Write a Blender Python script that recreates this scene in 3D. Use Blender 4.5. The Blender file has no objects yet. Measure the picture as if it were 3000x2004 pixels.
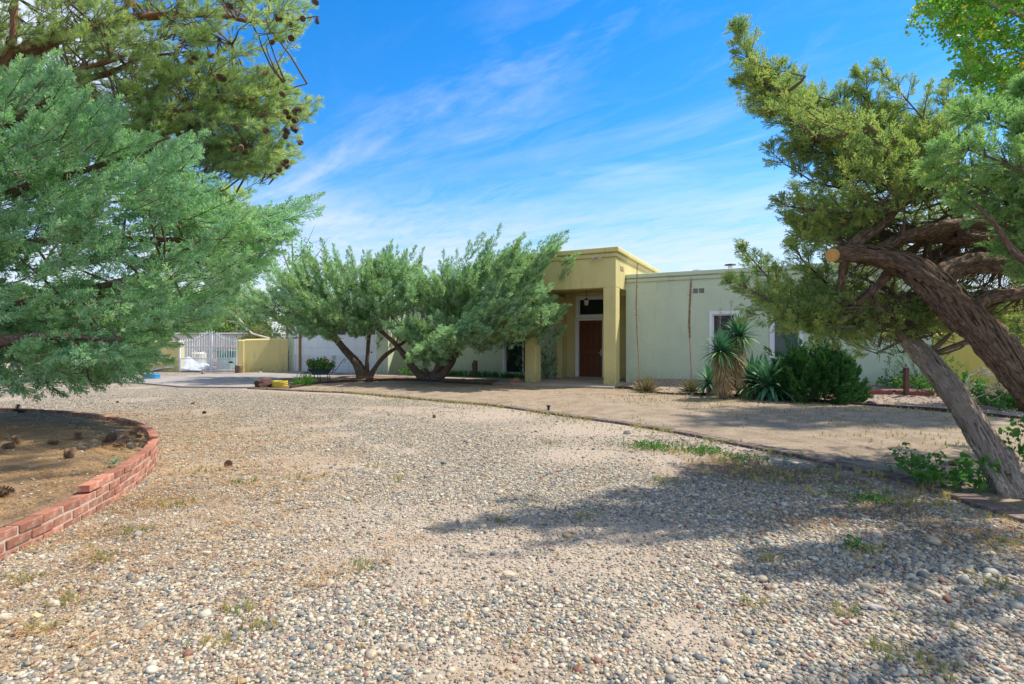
import bpy, bmesh, math, random
import numpy as np
from mathutils import Vector, Matrix, noise as mnoise

random.seed(7)
rng = np.random.default_rng(7)
S = bpy.context.scene
COL = S.collection
PI = math.pi

# ------------------------------------------------------------------ camera
F, H = 1550.0, 1.4                      # focal length in photo pixels, eye height in metres
cam_d = bpy.data.cameras.new('camera')
cam_d.sensor_width = 36; cam_d.lens = 36 * F / 3000; cam_d.clip_end = 3000; cam_d.clip_start = .05
cam = bpy.data.objects.new('camera', cam_d); COL.objects.link(cam)
cam.location = (0, 0, H); cam.rotation_euler = (PI / 2, 0, 0)
S.camera = cam

# ------------------------------------------------------------------ light
SUN_AZ = math.atan2(.93, .36)           # from +Y towards +X
SUN_EL = math.radians(57)
EXPOSURE = 1.50
S.view_settings.view_transform = 'Standard'; S.view_settings.look = 'None'
S.view_settings.exposure = EXPOSURE; S.view_settings.gamma = 1
S.view_settings.use_curve_mapping = False
sd = Vector((math.sin(SUN_AZ) * math.cos(SUN_EL), math.cos(SUN_AZ) * math.cos(SUN_EL), math.sin(SUN_EL)))
sl = bpy.data.lights.new('sun', 'SUN'); sl.energy = 2.5; sl.angle = math.radians(1.0); sl.color = (1, .90, .78)
so = bpy.data.objects.new('sun', sl); COL.objects.link(so)
so.rotation_euler = sd.to_track_quat('Z', 'Y').to_euler()
so.location = (20, 10, 30)


class N:                                 # small node-tree writer
    def __init__(s, nt): s.nt = nt; s.L = nt.links
    def n(s, t, **k):
        x = s.nt.nodes.new(t)
        for a, b in k.items():
            if a.startswith('i_'): x.inputs[a[2:].replace('_', ' ')].default_value = b
            else: setattr(x, a, b)
        return x
    def l(s, a, b): s.L.new(a, b)
    def math(s, op, a, b=None, clamp=False):
        x = s.nt.nodes.new('ShaderNodeMath'); x.operation = op; x.use_clamp = clamp
        for i, v in enumerate((a, b)):
            if v is None: continue
            if isinstance(v, (int, float)): x.inputs[i].default_value = v
            else: s.l(v, x.inputs[i])
        return x.outputs[0]
    def mix(s, f, a, b, mode='MIX'):
        x = s.nt.nodes.new('ShaderNodeMix'); x.data_type = 'RGBA'; x.blend_type = mode
        for sock, v in ((x.inputs[0], f), (x.inputs[6], a), (x.inputs[7], b)):
            if isinstance(v, (int, float)): sock.default_value = v
            elif isinstance(v, tuple): sock.default_value = (*v, 1) if len(v) == 3 else v
            else: s.l(v, sock)
        return x.outputs[2]
    def ramp(s, f, stops, interp='LINEAR'):
        x = s.nt.nodes.new('ShaderNodeValToRGB'); x.color_ramp.interpolation = interp
        e = x.color_ramp.elements
        while len(e) > 1: e.remove(e[-1])
        for i, (p, c) in enumerate(stops):
            if isinstance(c, (int, float)): c = (c, c, c)
            k = e[0] if i == 0 else e.new(p)
            k.position = p; k.color = (*c, 1)
        s.l(f, x.inputs[0]); return x.outputs[0]
    def noise(s, vec, scale, detail=4, rough=.55, dist=0):
        x = s.n('ShaderNodeTexNoise'); x.inputs['Scale'].default_value = scale
        x.inputs['Detail'].default_value = detail; x.inputs['Roughness'].default_value = rough
        x.inputs['Distortion'].default_value = dist
        if vec is not None: s.l(vec, x.inputs['Vector'])
        return x.outputs['Fac']


# ------------------------------------------------------------------ sky with cirrus
W = bpy.data.worlds.new('World'); S.world = W; W.use_nodes = True
w = N(W.node_tree); W.node_tree.nodes.clear()
sky = w.n('ShaderNodeTexSky'); sky.sky_type = 'NISHITA'; sky.sun_disc = False
sky.sun_elevation = SUN_EL; sky.sun_rotation = SUN_AZ; sky.altitude = 1600; sky.air_density = 1.15; sky.dust_density = .3; sky.ozone_density = 2.2
hsv = w.n('ShaderNodeHueSaturation', i_Hue=.502, i_Saturation=1.42, i_Value=.60); w.l(sky.outputs[0], hsv.inputs['Color'])
tc = w.n('ShaderNodeTexCoord')
sx = w.n('ShaderNodeSeparateXYZ'); w.l(tc.outputs['Generated'], sx.inputs[0])
SKYS = .145; FILL_VEIL_X, FILL_VEIL_Y = 2.4, -.3
zc = w.math('ADD', w.math('MAXIMUM', sx.outputs[2], 0.0), .02)
ux = w.math('DIVIDE', sx.outputs[0], zc); uy = w.math('DIVIDE', sx.outputs[1], zc)
cb = w.n('ShaderNodeCombineXYZ'); w.l(ux, cb.inputs[0]); w.l(uy, cb.inputs[1])
def along(deg, scl, off=(0, 0, 0)):      # coordinates turned along the wind first, stretched after
    a = w.n('ShaderNodeMapping'); a.inputs['Rotation'].default_value = (0, 0, math.radians(deg)); w.l(cb.outputs[0], a.inputs[0])
    b = w.n('ShaderNodeMapping'); b.inputs['Scale'].default_value = scl; b.inputs['Location'].default_value = off; w.l(a.outputs[0], b.inputs[0]); return b
mp = along(42, (.45, 1.7, 1))
n1 = w.noise(mp.outputs[0], 1.1, 9, .62, .6)
mp2 = along(55, (.9, 2.2, 1), (3.1, 1.7, 0))
n2 = w.noise(mp2.outputs[0], 2.4, 10, .68, .9)
n3 = w.noise(cb.outputs[0], .55, 3, .5)
def linemask(px, py, dx, dy, wid):       # soft band of cirrus along a straight line over the site
    L = math.hypot(dx, dy); dx, dy = dx / L, dy / L
    d = w.math('ADD', w.math('MULTIPLY', w.math('SUBTRACT', ux, px), -dy), w.math('MULTIPLY', w.math('SUBTRACT', uy, py), dx))
    d = w.math('ABSOLUTE', d)
    return w.math('SUBTRACT', 1.0, w.math('DIVIDE', d, wid), clamp=True)
band = w.math('MAXIMUM', linemask(-.58, 2.45, 1.03, -1.0, .38), w.math('MULTIPLY', linemask(.2, 3.1, 1.29, -.76, .3), .8))
band2 = linemask(1.1, 2.2, 1.0, -.2, .5)
streak = w.math('MULTIPLY', w.math('MAXIMUM', band, w.math('MULTIPLY', band2, .6)), w.ramp(n1, [(.47, 0.0), (.68, .7), (.82, 1.0)]))
streak = w.math('MULTIPLY', streak, w.ramp(n2, [(.3, .35), (.7, 1.0)]))
lowmask = w.ramp(sx.outputs[2], [(0.0, .95), (.13, .85), (.21, .55), (.27, .18), (.36, .0)])
low = w.math('MULTIPLY', lowmask, w.ramp(w.math('ADD', w.math('MULTIPLY', n1, .55), w.math('MULTIPLY', n2, .45)), [(.37, .08), (.47, .6), (.57, 1.0)]))
thin = w.math('MULTIPLY', w.ramp(n2, [(.48, 0.0), (.78, .16)]), w.ramp(n3, [(.4, 0.0), (.65, 1.0)]))
vm = along(20, (.30, .42, 1), (FILL_VEIL_X, FILL_VEIL_Y, 0))          # bright cloud added mostly outside the view to give fill light
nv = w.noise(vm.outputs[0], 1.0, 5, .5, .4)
fill_veil = w.math('MULTIPLY', w.ramp(nv, [(.49, 0.0), (.61, .78)]), w.ramp(n1, [(.3, .75), (.6, 1.0)]))
fill_veil = w.math('MULTIPLY', fill_veil, w.ramp(sx.outputs[2], [(.22, .0), (.45, 1.0)]))
clear = w.mix(w.ramp(sx.outputs[2], [(.0, .85), (.12, .55), (.27, .0)]), hsv.outputs[0], (1.35, 1.75, 2.25))
c1_ = w.mix(w.math('MULTIPLY', low, .80), clear, (2.25, 2.3, 2.4))
c2_ = w.mix(w.math('MAXIMUM', w.math('MULTIPLY', streak, .85), thin), c1_, (2.65, 2.65, 2.7))
c3_ = w.mix(fill_veil, c2_, (4.4, 4.2, 4.05))
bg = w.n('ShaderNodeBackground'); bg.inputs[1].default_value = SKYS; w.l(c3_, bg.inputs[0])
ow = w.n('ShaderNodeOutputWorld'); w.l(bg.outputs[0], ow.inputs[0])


# ------------------------------------------------------------------ materials
MATS = {}
def base_mat(name, rough=.85, spec=.25):
    m = bpy.data.materials.new(name); m.use_nodes = True; MATS[name] = m
    k = N(m.node_tree); b = m.node_tree.nodes['Principled BSDF']
    b.inputs['Roughness'].default_value = rough; b.inputs['Specular IOR Level'].default_value = spec
    return m, k, b

def mat(name, c1, c2, scale=5, rough=.85, bump=.15, bscale=60, detail=6, stretch=(1, 1, 1), spots=None, rand=0, metal=0, spec=.25, dist=.01):
    m, k, b = base_mat(name, rough, spec)
    t = k.n('ShaderNodeTexCoord'); mp = k.n('ShaderNodeMapping'); mp.inputs['Scale'].default_value = stretch
    k.l(t.outputs['Object'], mp.inputs[0])
    f = k.noise(mp.outputs[0], scale, detail)
    c = k.mix(k.ramp(f, [(.32, 0.0), (.68, 1.0)]), c1, c2)
    if spots:
        g = k.noise(mp.outputs[0], spots[1], 5)
        c = k.mix(k.ramp(g, [(spots[2], 0.0), (spots[2] + .12, 1.0)]), c, spots[0])
    if rand:
        oi = k.n('ShaderNodeObjectInfo')
        c = k.mix(1.0, c, k.ramp(oi.outputs['Random'], [(0, 1 - rand), (1, 1 + rand * .6)]), 'MULTIPLY')
    k.l(c, b.inputs['Base Color']); b.inputs['Metallic'].default_value = metal
    if bump:
        g = k.noise(mp.outputs[0], bscale, 5, .6)
        bp = k.n('ShaderNodeBump'); bp.inputs['Strength'].default_value = bump; bp.inputs['Distance'].default_value = dist
        k.l(g, bp.inputs['Height']); k.l(bp.outputs[0], b.inputs['Normal'])
    return m

def stucco(name, c, stain):
    m, k, b = base_mat(name, .92, .15)
    t = k.n('ShaderNodeTexCoord'); o = t.outputs['Object']
    f = k.noise(o, 1.1, 6, .6); g = k.noise(o, 9, 5, .65)
    mp = k.n('ShaderNodeMapping'); mp.inputs['Scale'].default_value = (2.2, 2.2, .35); k.l(o, mp.inputs[0])
    st = k.noise(mp.outputs[0], 2.2, 5, .6)
    col = k.mix(k.ramp(f, [(.3, .0), (.7, 1.0)]), tuple(x * .93 for x in c), tuple(min(1, x * 1.06) for x in c))
    col = k.mix(k.ramp(g, [(.35, .25), (.65, .0)]), col, tuple(x * .86 for x in c))
    col = k.mix(k.ramp(st, [(.55, 0.0), (.75, .30)]), col, stain)
    geo = k.n('ShaderNodeNewGeometry'); sp = k.n('ShaderNodeSeparateXYZ'); k.l(geo.outputs['Position'], sp.inputs[0])
    low = k.math('MULTIPLY', k.ramp(sp.outputs[2], [(.12, 1.0), (.62, .0)]), k.ramp(g, [(.38, 0.0), (.62, 1.0)]))
    col = k.mix(k.math('MULTIPLY', low, .55), col, stain)
    k.l(col, b.inputs['Base Color'])
    mp3 = k.n('ShaderNodeMapping'); mp3.inputs['Scale'].default_value = (1, 1, 2.0); k.l(o, mp3.inputs[0])
    h1 = k.noise(mp3.outputs[0], 16, 6, .62, .6); h2 = k.noise(o, 70, 3, .6)
    hh = k.math('ADD', k.math('MULTIPLY', h1, .8), k.math('MULTIPLY', h2, .25))
    bp = k.n('ShaderNodeBump'); bp.inputs['Strength'].default_value = .55; bp.inputs['Distance'].default_value = .02
    k.l(hh, bp.inputs['Height']); k.l(bp.outputs[0], b.inputs['Normal'])
    return m

def foliage(name, cols, trans=.35, dry=None, rough=.6):
    m = bpy.data.materials.new(name); m.use_nodes = True; MATS[name] = m
    k = N(m.node_tree); m.node_tree.nodes.clear()
    oi = k.n('ShaderNodeObjectInfo'); geo = k.n('ShaderNodeNewGeometry')
    n = len(cols)
    c = k.ramp(oi.outputs['Random'], [(i / max(1, n - 1), cc) for i, cc in enumerate(cols)])
    f = k.noise(geo.outputs['Position'], 1.4, 3)
    c = k.mix(k.ramp(f, [(.35, .0), (.7, 1.0)]), c, k.mix(1.0, c, (1.12, 1.04, .80), 'MULTIPLY'))
    if dry:
        g = k.noise(geo.outputs['Position'], dry[1], 3)
        c = k.mix(k.ramp(g, [(dry[2], .0), (dry[2] + .06, .85)]), c, dry[0])
    d = k.n('ShaderNodeBsdfPrincipled'); d.inputs['Roughness'].default_value = rough; d.inputs['Specular IOR Level'].default_value = .3
    k.l(c, d.inputs['Base Color'])
    t = k.n('ShaderNodeBsdfTranslucent'); k.l(k.mix(1.0, c, (1.12, 1.25, .80), 'MULTIPLY'), t.inputs[0])
    mx = k.n('ShaderNodeMixShader'); mx.inputs[0].default_value = trans
    k.l(d.outputs[0], mx.inputs[1]); k.l(t.outputs[0], mx.inputs[2])
    o = k.n('ShaderNodeOutputMaterial'); k.l(mx.outputs[0], o.inputs[0])
    return m

PEB = [(0.0, (0.379, 0.314, 0.216)), (.13, (0.197, 0.186, 0.158)), (.22, (0.452, 0.411, 0.310)), (.36, (0.291, 0.230, 0.158)), (.45, (0.108, 0.119, 0.122)), (.53, (0.408, 0.343, 0.245)),
       (.66, (0.233, 0.239, 0.209)), (.74, (0.480, 0.455, 0.367)), (.83, (0.306, 0.217, 0.166)), (.89, (0.146, 0.171, 0.166)), (.93, (0.321, 0.239, 0.122)), (.97, (0.219, 0.105, 0.072))]

def pebble_mat():
    m, k, b = base_mat('pebble_stone', .62, .35)
    oi = k.n('ShaderNodeObjectInfo')
    c = k.ramp(oi.outputs['Random'], PEB, 'CONSTANT')
    t = k.n('ShaderNodeTexCoord'); f = k.noise(t.outputs['Object'], 2.2, 5)
    c = k.mix(1.0, c, k.ramp(f, [(.3, .78), (.7, 1.16)]), 'MULTIPLY')
    k.l(c, b.inputs['Base Color']); return m

def gravel_mat():
    m, k, b = base_mat('gravel_ground', .9, .15)
    geo = k.n('ShaderNodeNewGeometry'); p = geo.outputs['Position']
    v = k.n('ShaderNodeTexVoronoi'); v.inputs['Scale'].default_value = 26; v.inputs['Randomness'].default_value = 1; k.l(p, v.inputs['Vector'])
    sc = k.n('ShaderNodeSeparateColor'); k.l(v.outputs['Color'], sc.inputs[0])
    c = k.ramp(sc.outputs[0], PEB, 'CONSTANT')
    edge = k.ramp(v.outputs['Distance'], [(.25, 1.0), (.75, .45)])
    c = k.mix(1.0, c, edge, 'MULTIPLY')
    s1 = k.noise(p, 30, 6, .7)
    sand = k.mix(k.ramp(s1, [(.3, .0), (.7, 1.0)]), (.29, .235, .175), (.41, .345, .27))
    at = k.n('ShaderNodeAttribute', attribute_name='sand'); an = k.n('ShaderNodeAttribute', attribute_name='needle')
    c = k.mix(k.math('ADD', at.outputs['Fac'], .12, clamp=True), c, sand)
    mpn = k.n('ShaderNodeMapping'); mpn.inputs['Scale'].default_value = (1, 1, 1); k.l(p, mpn.inputs[0])
    nn = k.noise(mpn.outputs[0], 7, 8, .75, 1.5)
    need = k.mix(k.noise(p, 60, 4), (.24, .15, .07), (.46, .33, .18))
    c = k.mix(k.math('MULTIPLY', an.outputs['Fac'], k.ramp(nn, [(.45, .0), (.62, .8)])), c, need)
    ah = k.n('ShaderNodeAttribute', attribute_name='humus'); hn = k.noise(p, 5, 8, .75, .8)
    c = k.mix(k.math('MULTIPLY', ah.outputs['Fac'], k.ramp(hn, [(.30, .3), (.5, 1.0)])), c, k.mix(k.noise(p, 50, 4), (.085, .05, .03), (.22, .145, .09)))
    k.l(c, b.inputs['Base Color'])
    bp = k.n('ShaderNodeBump'); bp.inputs['Strength'].default_value = .8; bp.inputs['Distance'].default_value = .012; bp.invert = True
    k.l(v.outputs['Distance'], bp.inputs['Height']); k.l(bp.outputs[0], b.inputs['Normal'])
    return m

def soil_mat(name, c1, c2, c3, sc=2.0, lit=.5):
    m, k, b = base_mat(name, .95, .1)
    geo = k.n('ShaderNodeNewGeometry'); p = geo.outputs['Position']
    a = k.noise(p, sc, 8, .65, .4); f = k.noise(p, 45, 6, .75)
    c = k.mix(k.ramp(a, [(.35, .0), (.65, 1.0)]), c1, c2)
    c = k.mix(k.ramp(f, [(.45, .0), (.62, lit)]), c, c3)
    g = k.noise(p, 160, 3, .6)
    c = k.mix(1.0, c, k.ramp(g, [(.3, .75), (.7, 1.2)]), 'MULTIPLY')
    k.l(c, b.inputs['Base Color'])
    bp = k.n('ShaderNodeBump'); bp.inputs['Strength'].default_value = .7; bp.inputs['Distance'].default_value = .02
    k.l(k.math('ADD', f, k.math('MULTIPLY', a, 2)), bp.inputs['Height']); k.l(bp.outputs[0], b.inputs['Normal'])
    return m

def bark_mat(name, c1, c2, c3, stretch=(14, 14, 1.6)):
    m, k, b = base_mat(name, .95, .1)
    uvn = k.n('ShaderNodeUVMap'); mp = k.n('ShaderNodeMapping'); mp.inputs['Scale'].default_value = stretch; k.l(uvn.outputs[0], mp.inputs[0])
    f = k.noise(mp.outputs[0], 1.0, 9, .72, 1.0)
    geo = k.n('ShaderNodeNewGeometry'); g = k.noise(geo.outputs['Position'], 3.5, 4)
    c = k.ramp(f, [(.34, c1), (.5, c2), (.68, c3)])
    c = k.mix(k.ramp(g, [(.35, .0), (.7, .5)]), c, k.mix(1.0, c, (1.4, 1.25, 1.1), 'MULTIPLY'))
    k.l(c, b.inputs['Base Color'])
    bp = k.n('ShaderNodeBump'); bp.inputs['Strength'].default_value = .9; bp.inputs['Distance'].default_value = .02
    k.l(f, bp.inputs['Height']); k.l(bp.outputs[0], b.inputs['Normal'])
    return m

def glass_mat(name, c=(.02, .03, .03)):
    m, k, b = base_mat(name, .06, .6)
    b.inputs['Base Color'].default_value = (*c, 1); b.inputs['Specular IOR Level'].default_value = .22
    return m

OLIVE = stucco('olive_stucco', (.62, .545, .25), (.20, .155, .06))
MUSTARD = stucco('mustard_stucco', (.60, .49, .13), (.22, .17, .06))
SAGE = stucco('sage_stucco', (.565, .64, .47), (.26, .26, .18))
mat('white_paint', (.78, .78, .76), (.70, .71, .70), 3, .5, .05)
mat('door_white', (.74, .77, .78), (.66, .69, .71), 1.5, .45, .03)
mat('vinyl_white', (.80, .80, .80), (.72, .73, .74), 4, .4, .02)
mat('wood_door', (.16, .045, .014), (.09, .024, .008), 6, .4, .15, 30, stretch=(6, 6, .6), spec=.4)
mat('wood_door_dark', (.08, .022, .008), (.05, .014, .006), 6, .4, .1, 30, stretch=(6, 6, .6))
mat('brown_jamb', (.36, .22, .13), (.27, .16, .09), 6, .6, .1)
mat('black_metal', (.02, .02, .022), (.035, .03, .03), 8, .5, .05, metal=.3)
mat('frosted', (.50, .48, .42), (.55, .53, .46), 4, .4, 0)
mat('concrete', (.33, .30, .265), (.25, .225, .20), 1.4, .9, .25, 50, spots=((.17, .15, .13), 3.2, .62))
mat('slab_concrete', (.36, .31, .27), (.29, .25, .215), 1.6, .9, .2, 50, spots=((.20, .17, .15), 4, .6))
mat('brick_red', (.41, .185, .12), (.30, .125, .082), 22, .9, .45, 90, rand=.35, spots=((.52, .34, .26), 9, .56))
mat('mortar', (.50, .45, .37), (.38, .34, .28), 18, .95, .5, 80)
mat('edging_brick', (.13, .085, .07), (.19, .155, .135), 9, .9, .5, 60, rand=.3, spots=((.24, .21, .19), 16, .58))
mat('dark_edging', (.045, .032, .028), (.085, .062, .052), 8, .9, .4, 40)
mat('red_timber', (.30, .085, .07), (.19, .07, .055), 6, .85, .4, 40, stretch=(1, 8, 8), spots=((.42, .33, .28), 9, .62))
mat('boulder', (.11, .06, .05), (.055, .034, .03), 5, .85, .7, 14, dist=.03)
mat('stone_grey', (.34, .32, .29), (.20, .19, .18), 7, .8, .4, 20, rand=.3)
mat('stone_tan', (.50, .42, .30), (.38, .30, .21), 7, .8, .4, 20)
mat('stone_red', (.30, .15, .10), (.18, .10, .07), 7, .85, .5, 20)
mat('yellow_metal', (.62, .50, .05), (.50, .40, .06), 4, .5, .05)
mat('blue_metal', (.03, .27, .55), (.05, .33, .60), 4, .45, .05)
mat('green_metal', (.03, .08, .075), (.05, .10, .10), 6, .5, .05, metal=.2)
mat('cone_brown', (.15, .09, .055), (.24, .165, .11), 30, .9, .2, rand=.35)
mat('cone_grey', (.30, .26, .21), (.20, .17, .14), 30, .9, .2, rand=.2)
mat('cut_wood', (.62, .36, .12), (.50, .27, .08), 14, .8, .3, 60)
mat('stalk_brown', (.26, .14, .08), (.36, .21, .12), 12, .85, .2)
mat('stalk_red', (.34, .13, .10), (.40, .18, .13), 6, .8, .1)
mat('pod_brown', (.26, .16, .09), (.42, .30, .18), 30, .9, .2)
mat('dead_twig', (.36, .30, .25), (.24, .19, .15), 8, .9, .2)
mat('pale_twig', (.62, .58, .50), (.50, .46, .38), 8, .85, .1)
mat('carton', (.52, .30, .16), (.45, .25, .13), 3, .85, .1)
mat('teal_plastic', (.10, .32, .27), (.13, .36, .31), 3, .5, .05)
mat('white_sheet', (.74, .75, .76), (.64, .66, .68), 2, .6, .1)
mat('tarp_blue', (.52, .62, .72), (.70, .76, .80), 5, .6, .3, 12, dist=.05)
mat('black_plastic', (.018, .02, .03), (.03, .03, .04), 6, .5, .3, 12)
mat('pink_petal', (.65, .22, .28), (.75, .35, .38), 20, .7, 0)
mat('brown_trunk', (.13, .085, .06), (.20, .14, .10), 10, .95, .5, 30, stretch=(3, 3, 1))
mat('roof_white', (.5, .5, .48), (.42, .42, .4), 2, .9, .1)
mat('rose_wood', (.17, .075, .06), (.12, .055, .045), 6, .85, .3, 30)
mat('yellow_leaf', (.58, .46, .22), (.48, .36, .18), 9, .7, 0)
mat('pale_leaf', (.62, .52, .34), (.50, .40, .25), 9, .7, .2, 30)
mat('fence_tan', (.40, .30, .20), (.30, .22, .15), 4, .9, .2)
mat('wire', (.25, .28, .32), (.35, .38, .40), 6, .5, 0, metal=.5)
glass_mat('glass'); glass_mat('glass_grey', (.10, .13, .12))
BARK = bark_mat('juniper_bark', (.040, .027, .020), (.15, .105, .080), (.34, .28, .225))
BARK2 = bark_mat('juniper_bark_grey', (.06, .045, .036), (.32, .265, .215), (.70, .65, .57))
PINEB = bark_mat('pine_bark', (.07, .04, .028), (.24, .125, .075), (.42, .27, .19), (7, 7, 2))
TWIG = mat('twig', (.11, .08, .06), (.20, .15, .115), 9, .95, .3)
GRAVEL = gravel_mat(); PEBBLE = pebble_mat()
DIRT = soil_mat('dirt', (.40, .33, .24), (.25, .20, .14), (.14, .105, .07), 2.6, .75)
BED = soil_mat('bed_soil', (.24, .165, .11), (.17, .115, .075), (.33, .23, .15), 1.6, .45)
MULCH = soil_mat('mulch_soil', (.30, .235, .18), (.20, .15, .115), (.46, .39, .32), 2.2, .55)
NEED = soil_mat('needle_soil', (.24, .165, .095), (.14, .095, .06), (.38, .28, .17), 1.6, .6)
F_JUN_L = foliage('juniper_green_blue', [(0.269, 0.515, 0.284), (0.381, 0.650, 0.399), (0.168, 0.370, 0.189), (0.515, 0.739, 0.525), (0.302, 0.560, 0.294)], .42, ((.32, .17, .07), 2.2, .74))
F_BERRY = foliage('juniper_berry', [(.42, .52, .55), (.55, .63, .66)], .0)
F_JUN_C = foliage('juniper_green_mid', [(0.305, 0.486, 0.270), (0.390, 0.578, 0.333), (0.293, 0.509, 0.346), (0.512, 0.670, 0.487), (0.159, 0.277, 0.142)], .40, ((.32, .19, .08), 1.7, .74))
F_JUN_R = foliage('juniper_green_olive', [(0.302, 0.410, 0.143), (0.403, 0.502, 0.176), (0.224, 0.399, 0.187), (0.493, 0.547, 0.220), (0.168, 0.262, 0.099)], .42, ((.34, .20, .08), 2.0, .73))
F_JUN_N = foliage('juniper_green_pale', [(0.264, 0.462, 0.200), (0.352, 0.550, 0.270), (0.396, 0.572, 0.260), (0.220, 0.407, 0.200)], .42)
F_PINE = foliage('pine_needles', [(.36, .48, .25), (.46, .58, .27), (.30, .44, .25), (.54, .62, .30)], .50, ((.40, .20, .07), 1.3, .64))
F_SHRUB = foliage('shrub_green', [(.035, .14, .035), (.055, .18, .045), (.025, .11, .025), (.07, .18, .05)], .2)
F_COT = foliage('cottonwood_leaf', [(0.132, 0.329, 0.040), (0.185, 0.430, 0.050), (0.092, 0.253, 0.040), (0.211, 0.455, 0.060), (0.145, 0.354, 0.050), (0.185, 0.405, 0.060), (0.132, 0.304, 0.040), (0.660, 0.531, 0.050)], .45, None, .45)
F_YUC = foliage('yucca_leaf', [(0.065, 0.195, 0.120), (0.091, 0.247, 0.144), (0.065, 0.182, 0.096)], .15)
F_YUC2 = foliage('yucca_leaf_light', [(.16, .27, .09), (.20, .32, .12), (.13, .24, .09)], .2)
F_SKIRT = foliage('yucca_dry', [(.46, .34, .18), (.36, .26, .15), (.52, .42, .27), (.30, .22, .14)], .15)
F_RY = foliage('red_yucca_leaf', [(.13, .18, .08), (.30, .27, .12), (.10, .17, .09), (.26, .17, .09), (.34, .26, .15), (.15, .10, .07)], .15)
F_GRASS = foliage('grass', [(.14, .22, .07), (.30, .30, .12), (.50, .42, .20), (.16, .26, .08), (.56, .47, .25), (.48, .36, .18)], .35)
F_GREEN = foliage('weed_green', [(.06, .20, .04), (.10, .26, .05), (.08, .18, .05)], .35)
F_NEED = foliage('dry_needles', [(.40, .22, .08), (.52, .34, .16), (.28, .15, .06), (.56, .42, .24)], .1)
F_FAR = foliage('far_leaf', [(0.135, 0.254, 0.086), (0.203, 0.321, 0.086), (0.101, 0.203, 0.072), (0.287, 0.372, 0.101)], .35)
F_FARB = foliage('far_brush', [(.20, .24, .08), (.14, .19, .07), (.28, .26, .12)], .35)
F_WILT = foliage('wilted_leaf', [(.60, .50, .34), (.70, .62, .46), (.52, .42, .28)], .3)


# ------------------------------------------------------------------ places
TH = math.atan(791 / F); c_, s_ = math.cos(TH), math.sin(TH)
CX, CY = 3.185, 16.238                    # porch corner column
def un(u, n, z=0.0): return Vector((CX + u * c_ + n * s_, CY - u * s_ + n * c_, z))
def to_un(x, y):
    dx, dy = x - CX, y - CY
    return dx * c_ - dy * s_, dx * s_ + dy * c_
def P(px, py, Y): return Vector(((px - 1500) / F * Y, Y, H - (py - 1002) * Y / F))
def ss(a, b, t): t = np.clip((t - a) / (b - a), 0, 1); return t * t * (3 - 2 * t)

def vnoise(x, y, scale, seed=0):          # value noise on arrays
    x = np.asarray(x, float) * scale; y = np.asarray(y, float) * scale
    xi = np.floor(x).astype(np.int64); yi = np.floor(y).astype(np.int64); fx = x - xi; fy = y - yi
    fx = fx * fx * (3 - 2 * fx); fy = fy * fy * (3 - 2 * fy)
    def h(a, b):
        v = (a * 374761393 + b * 668265263 + seed * 1442695041) & 0x7fffffff
        v = ((v ^ (v >> 13)) * 1274126177) & 0x7fffffff
        return ((v ^ (v >> 16)) & 0xffff) / 65535.0
    return (h(xi, yi) * (1 - fx) + h(xi + 1, yi) * fx) * (1 - fy) + (h(xi, yi + 1) * (1 - fx) + h(xi + 1, yi + 1) * fx) * fy
def fbm(x, y, s, seed=0): return (vnoise(x, y, s, seed) * .5 + vnoise(x, y, s * 2.1, seed + 1) * .28 + vnoise(x, y, s * 4.3, seed + 2) * .22)

PC, PR = (-9.62, 2.97), 6.30              # round brick planter
def hgt(x, y):
    x = np.asarray(x, float); y = np.asarray(y, float)
    u, n = to_un(x, y)
    z = .21 * ss(-1.6, .5, n) * ss(.15, .7, u) * (1 - ss(18, 26, u))
    z = z + .05 * ss(-1.6, -.3, n) * (1 - ss(-3.6, -3.1, u)) * ss(-12.5, -10.5, u) * (1 - ss(.2, .5, n))
    z = z + (fbm(x, y, .35, 5) - .5) * .035 * (1 - ss(14, 18, np.hypot(x, y)))
    return z
def hz(x, y): return float(hgt(np.array([x]), np.array([y]))[0])
def G(px, py):                            # ground point seen at a photo pixel
    z = 0.0
    for _ in range(6):
        Y = (H - z) * F / (py - 1002); X = (px - 1500) / F * Y; z = hz(X, Y)
    return Vector((X, Y, z))
def inpoly(x, y, poly):
    x = np.asarray(x); y = np.asarray(y); r = np.zeros(x.shape, bool); n = len(poly)
    for i in range(n):
        x1, y1 = poly[i]; x2, y2 = poly[(i + 1) % n]
        if y1 == y2: continue
        r ^= ((y1 > y) != (y2 > y)) & (x < (x2 - x1) * (y - y1) / (y2 - y1) + x1)
    return r

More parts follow.
